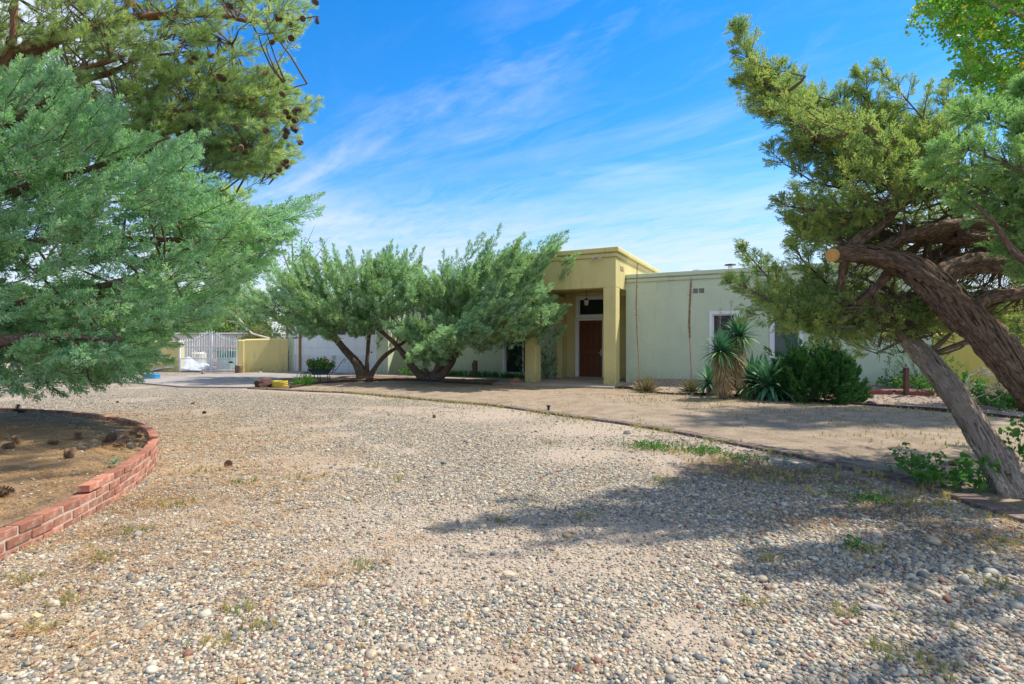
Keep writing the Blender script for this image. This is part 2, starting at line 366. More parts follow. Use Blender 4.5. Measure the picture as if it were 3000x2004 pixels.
# ------------------------------------------------------------------ mesh helpers
class MB:
    def __init__(s): s.v = []; s.f = []; s.m = []; s.uv = None
    def box(s, a, b, mi=0):
        i = len(s.v); (x0, y0, z0), (x1, y1, z1) = a, b
        s.v += [(x0, y0, z0), (x1, y0, z0), (x1, y1, z0), (x0, y1, z0), (x0, y0, z1), (x1, y0, z1), (x1, y1, z1), (x0, y1, z1)]
        for q in ((0, 3, 2, 1), (4, 5, 6, 7), (0, 1, 5, 4), (1, 2, 6, 5), (2, 3, 7, 6), (3, 0, 4, 7)): s.f.append(tuple(i + k for k in q)); s.m.append(mi)
        return s
    def add(s, v, f, mi=0):
        i = len(s.v); s.v += [tuple(p) for p in v]; s.f += [tuple(i + k for k in q) for q in f]; s.m += [mi] * len(f); return s
    def tube(s, pts, rad, sides=6, cap=True, mi=0):
        v, f = tube(pts, rad, sides, cap); return s.add(v, f, mi)
    def mesh(s, name, mats, smooth=False):
        me = bpy.data.meshes.new(name); me.from_pydata(s.v, [], s.f)
        for m in (mats if isinstance(mats, (list, tuple)) else [mats]): me.materials.append(MATS[m] if isinstance(m, str) else m)
        if any(s.m): me.polygons.foreach_set('material_index', s.m)
        if smooth: me.polygons.foreach_set('use_smooth', [True] * len(me.polygons))
        me.update(); return me

def link(name, me, parent=None, loc=None, kind=None, bevel=0, **props):
    o = bpy.data.objects.new(name, me); COL.objects.link(o)
    if parent: o.parent = parent
    if loc is not None: o.location = loc
    if kind: o['kind'] = kind
    for k, v in props.items(): o[k] = v
    if bevel:
        b = o.modifiers.new('bevel', 'BEVEL'); b.width = bevel; b.segments = 2; b.limit_method = 'ANGLE'
    return o
def thing(name, label, cat, loc=(0, 0, 0), rz=0, group=None):
    o = bpy.data.objects.new(name, None); COL.objects.link(o); o.location = loc; o.rotation_euler = (0, 0, rz)
    o.empty_display_size = .1
    o['label'] = label; o['category'] = cat
    if group: o['group'] = group
    return o
def tagm(o, label, cat, group=None):
    o['label'] = label; o['category'] = cat
    if group: o['group'] = group
    return o

def catmull(pts, step):
    pts = [np.array(p, float) for p in pts]
    if len(pts) < 3: 
        n = max(2, int(np.linalg.norm(pts[1][:3] - pts[0][:3]) / step) + 1)
        return [pts[0] + (pts[1] - pts[0]) * i / (n - 1) for i in range(n)]
    P_ = [2 * pts[0] - pts[1]] + pts + [2 * pts[-1] - pts[-2]]; out = []
    for i in range(1, len(P_) - 2):
        p0, p1, p2, p3 = P_[i - 1:i + 3]; n = max(1, int(np.linalg.norm((p2 - p1)[:3]) / step))
        for k in range(n):
            t = k / n
            out.append(.5 * ((2 * p1) + (p2 - p0) * t + (2 * p0 - 5 * p1 + 4 * p2 - p3) * t * t + (3 * p1 - p0 - 3 * p2 + p3) * t ** 3))
    out.append(pts[-1]); return out

def frames(pts):
    pts = [Vector(p[:3]) for p in pts]; T = []
    for i in range(len(pts)):
        a = pts[max(0, i - 1)]; b = pts[min(len(pts) - 1, i + 1)]; d = b - a
        T.append(d.normalized() if d.length > 1e-9 else Vector((0, 0, 1)))
    u = T[0].orthogonal().normalized(); out = []
    for i, t in enumerate(T):
        u = (u - t * u.dot(t)); u = u.normalized() if u.length > 1e-6 else t.orthogonal().normalized()
        out.append((pts[i], t, u, t.cross(u)))
    return out

def tube(pts, rad, sides=6, cap=True):
    fr = frames(pts); v = []; f = []
    if isinstance(rad, (int, float)): rad = [rad] * len(pts)
    for i, (p, t, a, b) in enumerate(fr):
        r = rad[i]
        for k in range(sides):
            w_ = 2 * PI * k / sides; v.append(tuple(p + (a * math.cos(w_) + b * math.sin(w_)) * r))
    for i in range(len(fr) - 1):
        for k in range(sides):
            k2 = (k + 1) % sides; f.append((i * sides + k, i * sides + k2, (i + 1) * sides + k2, (i + 1) * sides + k))
    if cap: f.append(tuple(range(sides))[::-1]); f.append(tuple((len(fr) - 1) * sides + k for k in range(sides)))
    return v, f

def trunk_mesh(name, limbs, mat_, sides=28, step=.04, ridge=.16, flare=None):
    """limbs: list of point lists (x,y,z,r); ridged, twisting, fibrous bark as real relief, UV along the grain"""
    V = []; FF = []; UV = []
    for li, pts in enumerate(limbs):
        r0 = max(p[3] for p in pts)
        sd_ = sides if r0 > .07 else (12 if r0 > .03 else 6)
        st = step if r0 > .07 else step * 2
        q = catmull(pts, st); fr = frames(q); base = len(V); L = 0
        for i, (p, t, a, b) in enumerate(fr):
            if i: L += (p - fr[i - 1][0]).length
            r = q[i][3]
            for k in range(sd_ + 1):
                w_ = 2 * PI * k / sd_; wt = w_ + L * 1.1
                cx, cy = math.cos(wt), math.sin(wt)
                d = 1.0
                if r0 > .03:
                    n_ = mnoise.fractal(Vector((cx * 3.2 + li * 7, cy * 3.2, L * 1.7)), 1, 2, 3)
                    d += ridge * n_ + ridge * .5 * mnoise.noise(Vector((cx * 8, cy * 8 + li, L * 3.5)))
                    d += .10 * math.sin(3 * wt + li * 2) + .05 * math.sin(5 * wt + li)
                    if flare and li < flare and L < .7: d += (1 - L / .7) ** 2 * (.35 + .3 * math.sin(5 * w_ + li))
                V.append(tuple(p + (a * math.cos(w_) + b * math.sin(w_)) * r * d)); UV.append((cx * 0 + k / sd_ * 2 * PI * r0 / .35, L))
        for i in range(len(fr) - 1):
            for k in range(sd_):
                FF.append((base + i * (sd_ + 1) + k, base + i * (sd_ + 1) + k + 1, base + (i + 1) * (sd_ + 1) + k + 1, base + (i + 1) * (sd_ + 1) + k))
        e = base + (len(fr) - 1) * (sd_ + 1); FF.append(tuple(e + k for k in range(sd_)))
    me = bpy.data.meshes.new(name); me.from_pydata(V, [], FF); me.materials.append(mat_)
    uvl = me.uv_layers.new(name='UVMap')
    vi = np.zeros(len(me.loops), np.int32); me.loops.foreach_get('vertex_index', vi)
    uvl.data.foreach_set('uv', np.array(UV, np.float32)[vi].ravel())
    me.polygons.foreach_set('use_smooth', [True] * len(me.polygons)); me.update()
    return me

# ------------------------------------------------------------------ instanced stuff (one object each)
_src = {}
def source(key, meshes):
    c = bpy.data.collections.new(key)
    for i, me in enumerate(meshes):
        o = bpy.data.objects.new('%s_%03d' % (key, i), me); c.objects.link(o)
    _src[key] = (c, len(meshes)); return c

def scatter(name, key, pos, direc, scale, parent=None, seed=1, align=True, roll=None, kind='stuff', **props):
    """one object that draws copies of the source meshes: local +Z along direc"""
    pos = np.asarray(pos, float); n = len(pos)
    r = np.random.default_rng(seed)
    if direc is None: D = np.tile([0, 0, 1.0], (n, 1))
    else: D = np.asarray(direc, float); D = D / np.maximum(np.linalg.norm(D, axis=1, keepdims=True), 1e-9)
    ref = np.where(np.abs(D[:, 2:3]) < .9, np.array([[0, 0, 1.0]]), np.array([[1.0, 0, 0]]))
    X = np.cross(ref, D); X /= np.linalg.norm(X, axis=1, keepdims=True); Y = np.cross(D, X)
    a = r.uniform(0, 2 * PI, n) if roll is None else roll
    X2 = X * np.cos(a)[:, None] + Y * np.sin(a)[:, None]; Y2 = np.cross(D, X2)
    ry = -np.arcsin(np.clip(X2[:, 2], -1, 1)); rx = np.arctan2(Y2[:, 2], D[:, 2]); rz_ = np.arctan2(X2[:, 1], X2[:, 0])
    me = bpy.data.meshes.new(name); me.vertices.add(n); me.vertices.foreach_set('co', pos.astype(np.float32).ravel())
    me.attributes.new('rot', 'FLOAT_VECTOR', 'POINT').data.foreach_set('vector', np.stack([rx, ry, rz_], 1).astype(np.float32).ravel())
    sc = np.asarray(scale, float)
    if sc.ndim < 2: sc = np.repeat(np.broadcast_to(sc, (n,))[:, None], 3, 1)
    me.attributes.new('scl', 'FLOAT_VECTOR', 'POINT').data.foreach_set('vector', sc.astype(np.float32).ravel())
    c, k = _src[key]
    me.attributes.new('idx', 'INT', 'POINT').data.foreach_set('value', r.integers(0, k, n).astype(np.int32))
    for m in c.objects[0].data.materials: me.materials.append(m)
    o = link(name, me, parent, kind=kind, **props)
    ng = bpy.data.node_groups.new(name, 'GeometryNodeTree')
    ng.interface.new_socket('Geometry', in_out='INPUT', socket_type='NodeSocketGeometry')
    ng.interface.new_socket('Geometry', in_out='OUTPUT', socket_type='NodeSocketGeometry')
    nn = ng.nodes; gi = nn.new('NodeGroupInput'); go = nn.new('NodeGroupOutput')
    ip = nn.new('GeometryNodeInstanceOnPoints'); ci = nn.new('GeometryNodeCollectionInfo')
    ci.inputs['Collection'].default_value = c; ci.inputs['Separate Children'].default_value = True; ci.inputs['Reset Children'].default_value = True
    mp_ = nn.new('GeometryNodeMeshToPoints')
    def at(nm, ty):
        x = nn.new('GeometryNodeInputNamedAttribute'); x.data_type = ty; x.inputs[0].default_value = nm; return x.outputs[0]
    er = nn.new('FunctionNodeEulerToRotation'); L = ng.links
    L.new(at('rot', 'FLOAT_VECTOR'), er.inputs[0]); L.new(gi.outputs[0], mp_.inputs[0]); L.new(mp_.outputs[0], ip.inputs['Points'])
    L.new(ci.outputs[0], ip.inputs['Instance']); ip.inputs['Pick Instance'].default_value = True
    L.new(at('idx', 'INT'), ip.inputs['Instance Index']); L.new(er.outputs[0], ip.inputs['Rotation'])
    L.new(at('scl', 'FLOAT_VECTOR'), ip.inputs['Scale']); L.new(ip.outputs[0], go.inputs[0])
    md = o.modifiers.new('instances', 'NODES'); md.node_group = ng
    return o

def ribbon(mb, p0, p1, w0, w1, nrm, mi=0):
    p0, p1, nrm = Vector(p0), Vector(p1), Vector(nrm); d = (p1 - p0)
    s = d.cross(nrm); s = s.normalized() if s.length > 1e-6 else d.orthogonal().normalized()
    mb.add([p0 - s * w0 / 2, p0 + s * w0 / 2, p1 + s * w1 / 2, p1 - s * w1 / 2], [(0, 1, 2, 3)], mi)
def rvec(r): 
    v = Vector((r.gauss(0, 1), r.gauss(0, 1), r.gauss(0, 1))); return v.normalized()

def spray_mesh(seed, fol, nside=15, sub=6, w0=.030, ang=38, berry=0, flat=.45, open_=1.0):
    r = random.Random(seed); mb = MB()
    ribbon(mb, (0, 0, 0), (0, 0, .9), .02, .008, (1, 0, 0), 1)
    for i in range(nside):
        t = .06 + .92 * i / nside; a = r.uniform(0, 2 * PI)
        dirn = Vector((math.cos(a), math.sin(a) * flat, 0)).normalized()
        th = math.radians(ang + r.uniform(-10, 10)) * (1 - .3 * t)
        d = (dirn * math.sin(th) + Vector((0, 0, 1)) * math.cos(th)).normalized()
        L = (.42 * (1 - t) ** .7 + .10) * r.uniform(.75, 1.2) * open_; p = Vector((0, 0, t * .92)); e = p + d * L
        ribbon(mb, p, e, w0 * .7, w0 * .6, rvec(r), 0)
        for j in range(sub):
            tt = .15 + .85 * (j + r.random() * .5) / sub; q = p + d * L * tt
            dd = (d + rvec(r) * .75).normalized(); l2 = L * r.uniform(.22, .42) * (1.15 - .5 * tt) + .03
            ribbon(mb, q, q + dd * l2, w0, w0 * .55, rvec(r), 2 if berry > .5 and j == sub - 1 and r.random() < .35 else 0)
        if berry and r.random() < berry:
            for _ in range(2):
                q = p + d * L * r.uniform(.3, 1) + rvec(r) * .03; s = .026
                mb.add([q + Vector(o_) * s for o_ in ((1, 0, 0), (-1, 0, 0), (0, 1, 0), (0, -1, 0), (0, 0, 1), (0, 0, -1))],
                       [(0, 2, 4), (2, 1, 4), (1, 3, 4), (3, 0, 4), (2, 0, 5), (1, 2, 5), (3, 1, 5), (0, 3, 5)], 2)
    return mb.mesh('spray', [fol, TWIG, F_BERRY])

def pine_tuft(seed, fol, n=60, wdt=.022):
    r = random.Random(seed); mb = MB()
    ribbon(mb, (0, 0, 0), (0, 0, .7), .03, .02, (1, 0, 0), 1); ribbon(mb, (0, 0, 0), (0, 0, .7), .03, .02, (0, 1, 0), 1)
    for i in range(n):
        t = .2 + .55 * r.random(); a = r.uniform(0, 2 * PI); th = math.radians(r.uniform(18, 62)) * (1.1 - t * .6)
        d = Vector((math.cos(a) * math.sin(th), math.sin(a) * math.sin(th), math.cos(th)))
        ribbon(mb, (0, 0, t), Vector((0, 0, t)) + d * r.uniform(.32, .5), wdt, wdt * .3, rvec(r), 0)
    return mb.mesh('tuft', [fol, TWIG])

def leaf_cluster(seed, fol, n=11, size=.26, spread=.5, droop=.0):
    r = random.Random(seed); mb = MB()
    ribbon(mb, (0, 0, 0), (0, 0, .8), .02, .01, (1, 0, 0), 1)
    for i in range(n):
        p = Vector((0, 0, .1 + .8 * i / n)) + rvec(r) * spread * r.random(); s = size * r.uniform(.75, 1.15)
        nrm = (rvec(r) + Vector((0, 0, .3))).normalized(); u_ = nrm.orthogonal().normalized(); v_ = nrm.cross(u_)
        a = r.uniform(0, 6.28); U = u_ * math.cos(a) + v_ * math.sin(a); V_ = nrm.cross(U)
        mb.add([p - U * s * .5, p - U * s * .15 + V_ * s * .42, p + U * s * .5 + nrm * s * .06, p - U * s * .15 - V_ * s * .42], [(0, 3, 2), (0, 2, 1)], 0)
    return mb.mesh('leaves', [fol, TWIG])

def tuft_mesh(seed, fol, n=16, hgt_=1.0, wdt=.05, lean=.6):
    r = random.Random(seed); mb = MB()
    for i in range(n):
        a = r.uniform(0, 2 * PI); ln = r.uniform(.1, lean); h_ = hgt_ * r.uniform(.5, 1.1); p = Vector((r.gauss(0, .08), r.gauss(0, .08), 0))
        d = Vector((math.cos(a), math.sin(a), 0)); m_ = p + Vector((0, 0, h_ * .6)) + d * ln * .3; e = p + Vector((0, 0, h_)) + d * ln
        nr = d if r.random() < .5 else d.cross(Vector((0, 0, 1)))
        ribbon(mb, p, m_, wdt, wdt * .8, rvec(r)); ribbon(mb, m_, e, wdt * .8, wdt * .15, rvec(r))
    return mb.mesh('grass', [fol])

def pebble_mesh(seed, mat_, sub=2, fl=(.45, .7)):
    r = random.Random(seed); bm = bmesh.new(); bmesh.ops.create_icosphere(bm, subdivisions=sub, radius=1)
    fz = r.uniform(*fl); fy = r.uniform(.6, .95)
    for v in bm.verts:
        n_ = mnoise.noise(v.co * 1.1 + Vector((seed * 3.1, 0, 0)))
        v.co *= 1 + .22 * n_; v.co.z *= fz; v.co.y *= fy
    for f in bm.faces: f.smooth = True
    me = bpy.data.meshes.new('pebble'); bm.to_mesh(me); bm.free(); me.materials.append(mat_); return me

source('spray_left', [spray_mesh(i, F_JUN_L, 11, 4, .056, 44, berry=1.0 if i % 3 == 0 else 0.3) for i in range(8)])
source('spray_centre', [spray_mesh(20 + i, F_JUN_C, 10, 4, .072, 44) for i in range(6)])
source('spray_right', [spray_mesh(40 + i, F_JUN_R, 11, 5, .042, 42) for i in range(7)])
source('spray_near', [spray_mesh(60 + i, F_JUN_N, 12, 5, .042, 36) for i in range(6)])
source('spray_shrub', [spray_mesh(80 + i, F_SHRUB, 11, 4, .07, 30) for i in range(5)])
source('pine', [pine_tuft(i, F_PINE) for i in range(6)])
source('cotton', [leaf_cluster(i, F_COT) for i in range(7)])
source('farleaf', [leaf_cluster(30 + i, F_FAR, 26, .16, .5) for i in range(4)])
source('farbrush', [leaf_cluster(40 + i, F_FARB, 26, .13, .5) for i in range(4)])
source('weed', [leaf_cluster(50 + i, F_GREEN, 12, .30, .4) for i in range(5)])
source('wilt', [leaf_cluster(60 + i, F_WILT, 7, .5, .35) for i in range(4)])
source('grass', [tuft_mesh(i, F_GRASS) for i in range(6)])
source('greengrass', [tuft_mesh(20 + i, F_GREEN, 14, 1, .07) for i in range(4)])
source('pebble', [pebble_mesh(i, PEBBLE) for i in range(9)])
def needle_litter(seed):
    r = random.Random(seed); mb = MB()
    for i in range(16):
        p = Vector((r.gauss(0, .45), r.gauss(0, .45), r.uniform(.02, .12))); a = r.uniform(0, 6.28); d = Vector((math.cos(a), math.sin(a), r.uniform(-.1, .15))) * r.uniform(.35, .6)
        ribbon(mb, p, p + d, .03, .015, (0, 0, 1))
    return mb.mesh('litter', [F_NEED])
source('litter', [needle_litter(i) for i in range(5)])

# ================================================================== GROUND
lineA = [G(*p).xy for p in ((735, 1139), (900, 1147), (1040, 1153), (1189, 1166), (1320, 1178), (1444, 1189), (1610, 1212), (1815, 1240), (1994, 1269), (2173, 1304), (2364, 1342), (2505, 1374), (2684, 1415), (2812, 1457), (2900, 1488), (3000, 1521))]
lineA.append(lineA[-1] + (lineA[-1] - lineA[-2]) * 3)
lineA2 = [G(*p).xy for p in ((2395, 1346), (2505, 1352), (2579, 1357), (2719, 1370), (2910, 1392), (3100, 1412))]
lineB = [G(*p).xy for p in ((1800, 1141), (1960, 1148), (2120, 1159), (2280, 1173), (2440, 1184), (2620, 1197), (2800, 1213), (3000, 1232))]
lineB.append(lineB[-1] + (lineB[-1] - lineB[-2]) * 2.2)
bedline = [G(*p).xy for p in ((735, 1139), (850, 1140), (885, 1134), (919, 1127), (1000, 1122), (1136, 1117), (1210, 1117), (1287, 1121), (1351, 1126), (1440, 1130))]
slabL = un(-3.3, -.75).xy; slabR = un(.15, -.62).xy
walkL = un(-10.0, .55).xy
yard = [tuple(p) for p in lineA] + [(12, 2.5), (16, 4)] + [tuple(p) for p in reversed(lineB)] + [tuple(slabR), tuple(slabL)] + [tuple(p) for p in reversed(bedline[1:])]
bed_left = [tuple(p) for p in bedline] + [tuple(un(-4.2, .3).xy), tuple(un(-9.9, .5).xy), tuple(un(-10.4, .2).xy), tuple(G(905, 1112).xy), tuple(G(838, 1113).xy), tuple(G(745, 1137).xy)]
bed_wall = [tuple(un(-10.4, 1.4).xy), tuple(un(-10.0, 2.75).xy), tuple(un(-2.9, 2.75).xy), tuple(un(-2.9, 1.4).xy)]
bed_right = [tuple(p) for p in lineB] + [(15, 8), (16, 15)] + [tuple(un(9.5, 1.5).xy), tuple(un(.05, 1.3).xy), tuple(un(.05, -.55).xy)]
drive = [tuple(G(*p).xy) for p in ((747, 1138), (533, 1136), (400, 1124), (250, 1121), (200, 1118), (400, 1110), (596, 1101), (700, 1096))] + [tuple(un(-16.2, 1.52).xy), tuple(un(-10.2, 1.60).xy)] + [tuple(un(-10.35, .2).xy), tuple(G(905, 1111).xy), tuple(G(838, 1112).xy)]
walk = [tuple(un(-10.3, .5).xy), tuple(un(-10.3, 1.4).xy), tuple(un(-3.3, 1.4).xy), tuple(un(-3.3, -.7).xy), tuple(un(-4.6, -.72).xy), tuple(un(-5.4, .25).xy)]

def sandf(x, y):                          # 1 where sand shows between the pebbles
    s = ss(.60, .72, fbm(x, y, .55, 11)) * .8
    for (px, py, rx, ry) in ((1440, 1215, 1.3, 1.1), (1750, 1260, 1.4, 1.2), (1390, 1960, .28, .22), (1700, 1330, .8, .7), (2000, 1340, 1.0, .8), (1850, 1560, .6, .35), (1250, 1700, .3, .2), (1980, 1850, .3, .25)):
        g = G(px, py); s = np.maximum(s, np.clip(1.35 - np.hypot((x - g.x) / rx, (y - g.y) / ry), 0, 1))
    a = np.array([[p.x, p.y] for p in lineA]); dA = np.full(np.shape(x), 9.0)
    for i in range(len(a) - 1):
        d = a[i + 1] - a[i]; t = np.clip(((x - a[i][0]) * d[0] + (y - a[i][1]) * d[1]) / (d @ d), 0, 1)
        dA = np.minimum(dA, np.hypot(x - a[i][0] - d[0] * t, y - a[i][1] - d[1] * t))
    s = np.maximum(s, (1 - ss(.15, .7, dA + (fbm(x, y, 1.2, 4) - .5) * 1.0)) * .85)
    return s
def needf(x, y):
    d = np.hypot(x - PC[0], y - PC[1]) - PR
    return np.clip((1 - ss(.3, 2.4, d + (fbm(x, y, .8, 21) - .5) * 2.2)) + .5 * (1 - ss(1, 4.5, d)) * ss(.5, .62, fbm(x, y, .9, 31)), 0, 1) * (d > 0)

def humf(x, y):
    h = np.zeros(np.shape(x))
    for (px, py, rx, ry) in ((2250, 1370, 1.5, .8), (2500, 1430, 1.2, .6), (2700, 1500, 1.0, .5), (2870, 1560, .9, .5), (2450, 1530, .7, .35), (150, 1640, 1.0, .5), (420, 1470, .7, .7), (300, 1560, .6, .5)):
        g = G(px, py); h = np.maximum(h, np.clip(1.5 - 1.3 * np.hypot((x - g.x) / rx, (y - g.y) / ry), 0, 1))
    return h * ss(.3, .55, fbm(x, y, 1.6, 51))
def grid_axis(lo, hi, st, far):
    a = list(np.arange(lo, hi + 1e-6, st)); d = st * 1.5; r_ = []
    x = hi
    while x < far: x += d; r_.append(x); d *= 1.35
    l_ = []; x = lo; d = st * 1.5
    while x > -far: x -= d; l_.append(x); d *= 1.35
    return np.array(l_[::-1] + a + r_)
gx = grid_axis(-15, 14, .13, 700); gy = grid_axis(1, 24, .13, 900)
XX, YY = np.meshgrid(gx, gy); ZZ = hgt(XX, YY)
nx, ny = len(gx), len(gy)
i0 = (np.arange(ny - 1)[:, None] * nx + np.arange(nx - 1)[None]).ravel()
faces = np.stack([i0, i0 + 1, i0 + nx + 1, i0 + nx], 1)
me = bpy.data.meshes.new('ground'); me.from_pydata(np.stack([XX.ravel(), YY.ravel(), ZZ.ravel()], 1).tolist(), [], faces.tolist())
near = (np.abs(XX) < 25) & (YY < 30)
me.attributes.new('sand', 'FLOAT', 'POINT').data.foreach_set('value', np.where(near, sandf(XX, YY), .6).astype(np.float32).ravel())
me.attributes.new('needle', 'FLOAT', 'POINT').data.foreach_set('value', needf(XX, YY).astype(np.float32).ravel())
me.attributes.new('humus', 'FLOAT', 'POINT').data.foreach_set('value', humf(XX, YY).astype(np.float32).ravel())
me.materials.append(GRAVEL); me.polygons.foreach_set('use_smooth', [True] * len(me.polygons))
link('ground', me, kind='structure')

def sheet(name, poly, dz, mat_, step=.35, flat=None, thick=0, kind='structure'):
    bm = bmesh.new(); vs = [bm.verts.new((x, y, 0)) for x, y in poly]; bm.faces.new(vs)
    bmesh.ops.triangulate(bm, faces=bm.faces[:])
    xs = [p[0] for p in poly]; ys = [p[1] for p in poly]
    if flat is None:
        for ax, lo, hi in ((0, min(xs), max(xs)), (1, min(ys), max(ys))):
            t = lo + step
            while t < hi:
                co = (t, 0, 0) if ax == 0 else (0, t, 0); no = (1, 0, 0) if ax == 0 else (0, 1, 0)
                bmesh.ops.bisect_plane(bm, geom=bm.verts[:] + bm.edges[:] + bm.faces[:], plane_co=co, plane_no=no); t += step
    co = np.array([v.co[:] for v in bm.verts]); z = hgt(co[:, 0], co[:, 1]) + dz if flat is None else np.full(len(co), flat)
    for v, zz in zip(bm.verts, z): v.co.z = zz
    bmesh.ops.recalc_face_normals(bm, faces=bm.faces[:])
    if sum(f.normal.z for f in bm.faces) < 0: bmesh.ops.reverse_faces(bm, faces=bm.faces[:])
    if thick:
        r_ = bmesh.ops.extrude_face_region(bm, geom=bm.faces[:]); vv = [e for e in r_['geom'] if isinstance(e, bmesh.types.BMVert)]
        bmesh.ops.translate(bm, verts=vv, vec=(0, 0, -thick)); bmesh.ops.recalc_face_normals(bm, faces=bm.faces[:])
    else:
        for f in bm.faces: f.smooth = True
    m_ = bpy.data.meshes.new(name); bm.to_mesh(m_); bm.free(); m_.materials.append(MATS[mat_] if isinstance(mat_, str) else mat_)
    return link(name, m_, kind=kind)
sheet('dirt_yard', yard, .022, DIRT)
sheet('bed_soil_under_junipers', bed_left, .034, BED)
sheet('bed_soil_by_wall', bed_wall, .030, BED)
sheet('gravel_bed', bed_right, .028, MULCH)
sheet('driveway', drive, 0, 'concrete', flat=.045, thick=.12)
sheet('walkway', walk, 0, 'slab_concrete', flat=.065, thick=.14)

# ================================================================== HOUSE
house = thing('house', 'long flat roofed stucco house with sage green walls and tall olive entry porch', 'house', (CX, CY, 0), -TH)
def part(name, mb, mats, bevel=0, parent=None, smooth=False, label=None, kind=None, loc=None):
    o = link(name, mb.mesh(name, mats, smooth), parent or house, bevel=bevel, kind=kind, loc=loc)
    if label: o['label'] = label
    return o
def box_part(name, a, b, m_, bevel=0, **k): return part(name, MB().box(a, b), m_, bevel, **k)

def wall_mesh(u0, u1, z0, z1, n0, n1, holes, name, m_, **k):
    us = sorted({u0, u1, *[h[0] for h in holes], *[h[1] for h in holes]}); zs = sorted({z0, z1, *[h[2] for h in holes], *[h[3] for h in holes]})
    def solid(i, j):
        if i < 0 or j < 0 or i >= len(us) - 1 or j >= len(zs) - 1: return False
        a, b = (us[i] + us[i + 1]) / 2, (zs[j] + zs[j + 1]) / 2
        return not any(h[0] < a < h[1] and h[2] < b < h[3] for h in holes)
    bm = bmesh.new()
    def q(*p): bm.faces.new([bm.verts.new(x) for x in p])
    for i in range(len(us) - 1):
        for j in range(len(zs) - 1):
            if not solid(i, j): continue
            a, b, c, d = us[i], us[i + 1], zs[j], zs[j + 1]
            q((a, n0, c), (b, n0, c), (b, n0, d), (a, n0, d)); q((b, n1, c), (a, n1, c), (a, n1, d), (b, n1, d))
            if not solid(i - 1, j): q((a, n1, c), (a, n0, c), (a, n0, d), (a, n1, d))
            if not solid(i + 1, j): q((b, n0, c), (b, n1, c), (b, n1, d), (b, n0, d))
            if not solid(i, j - 1): q((a, n1, c), (b, n1, c), (b, n0, c), (a, n0, c))
            if not solid(i, j + 1): q((a, n0, d), (b, n0, d), (b, n1, d), (a, n1, d))
    bmesh.ops.remove_doubles(bm, verts=bm.verts[:], dist=1e-5)
    me_ = bpy.data.meshes.new(name); bm.to_mesh(me_); bm.free(); me_.materials.append(m_)
    o = link(name, me_, house)
    for kk, v in k.items(): o[kk] = v
    return o
RW = 1.197; DW = 2.80; LW = 2.60; GW = 1.56
W1 = (2.605, 3.366, .87, 2.294); W2 = (4.262, 5.036, .87, 2.294)
VT = (2.092, 2.421, 2.90, 3.05)
wall_mesh(0.0, 8.0, -.3, 3.36, RW, RW + .3, [W1, W2, VT], 'wall', SAGE, label='long sage green front wall right of the porch')
wall_mesh(-2.90, .30, -.1, 3.3, DW, DW + .25, [(-2.28, -1.22, .10, 2.20), (-2.28, -.95, 2.33, 3.06)], 'wall', OLIVE, label='olive wall round the front door')
wall_mesh(-9.0, -2.902, -.1, 3.3, LW, LW + .3, [(-5.28, -3.75, .12, 2.15)], 'wall', SAGE, label='sage green wall left of the porch')
wall_mesh(-16.2, -10.24, -.1, 2.9, GW, GW + .25, [(-15.55, -10.89, .0, 2.16)], 'wall', SAGE, label='sage green garage front')
box_part('wall', (-10.44, GW + .252, -.1), (-10.24, LW + .3, 2.9), SAGE)
box_part('wall', (-10.44, LW + .302, -.1), (-8.9, LW + .55, 2.9), SAGE)
box_part('wall', (.01, RW + .302, -.1), (.25, DW - .002, 3.3), OLIVE, label='olive side wall inside the porch')
box_part('wall', (7.75, RW + .303, -.3), (7.99, 12, 3.35), SAGE); box_part('wall', (-16.2, GW + .253, -.1), (-15.96, 11, 2.88), SAGE)
box_part('wall', (-16.19, 11.8, -.1), (7.98, 12.0, 2.8), SAGE)
box_part('roof', (-15.95, 3.18, 2.62), (7.74, 11.79, 2.78), 'roof_white')
box_part('roof', (.26, RW + .31, 2.62), (7.74, 3.178, 2.78), 'roof_white')
box_part('roof', (-15.95, GW + .26, 2.62), (-10.46, 3.178, 2.78), 'roof_white')
# porch: columns, beams, ceiling, parapet
box_part('column', (-.40, 0, -.05), (0, .44, 3.09), OLIVE, .02); box_part('column', (-3.10, 0, -.05), (-2.70, .44, 3.09), OLIVE, .02)
box_part('pilaster', (-2.90, 2.28, -.05), (-2.68, DW - .003, 3.08), OLIVE, .015)
PT = 4.32
box_part('porch_front', (-3.13, .0, 3.085), (.0, .40, PT - .30), OLIVE, .02, label='tall olive front parapet over the porch')
box_part('porch_side', (-.25, .403, 3.087), (-.001, 6.2, PT - .30), OLIVE, .01); box_part('porch_side', (-3.129, .403, 3.087), (-2.88, 6.2, PT - .30), OLIVE, .01)
box_part('porch_back', (-2.87, 5.9, 3.087), (-.26, 6.19, PT - .3), OLIVE)
box_part('porch_ceiling', (-2.879, .402, 3.20), (-.251, 2.798, 3.28), OLIVE)
box_part('porch_side_beam', (-.02 - .23, RW + .305, 2.95), (.0, DW - .002, 3.085), OLIVE)
def cornice(u0, n0, u1, n1, zt, m_, wrap_side=True, big=.11, small=.05):
    """two rounded stucco bands, the upper one prouder"""
    for (za, zb, out) in ((zt - .16, zt, big), (zt - .30, zt - .163, small)):
        mb = MB().box((u0 - out, n0 - out, za), (u1 + (out if wrap_side else -.001), n1, zb))
        o = part('cornice', mb, m_, .035)
        o.modifiers[0].segments = 3
cornice(-3.13, 0, 0, 6.2, PT, OLIVE)
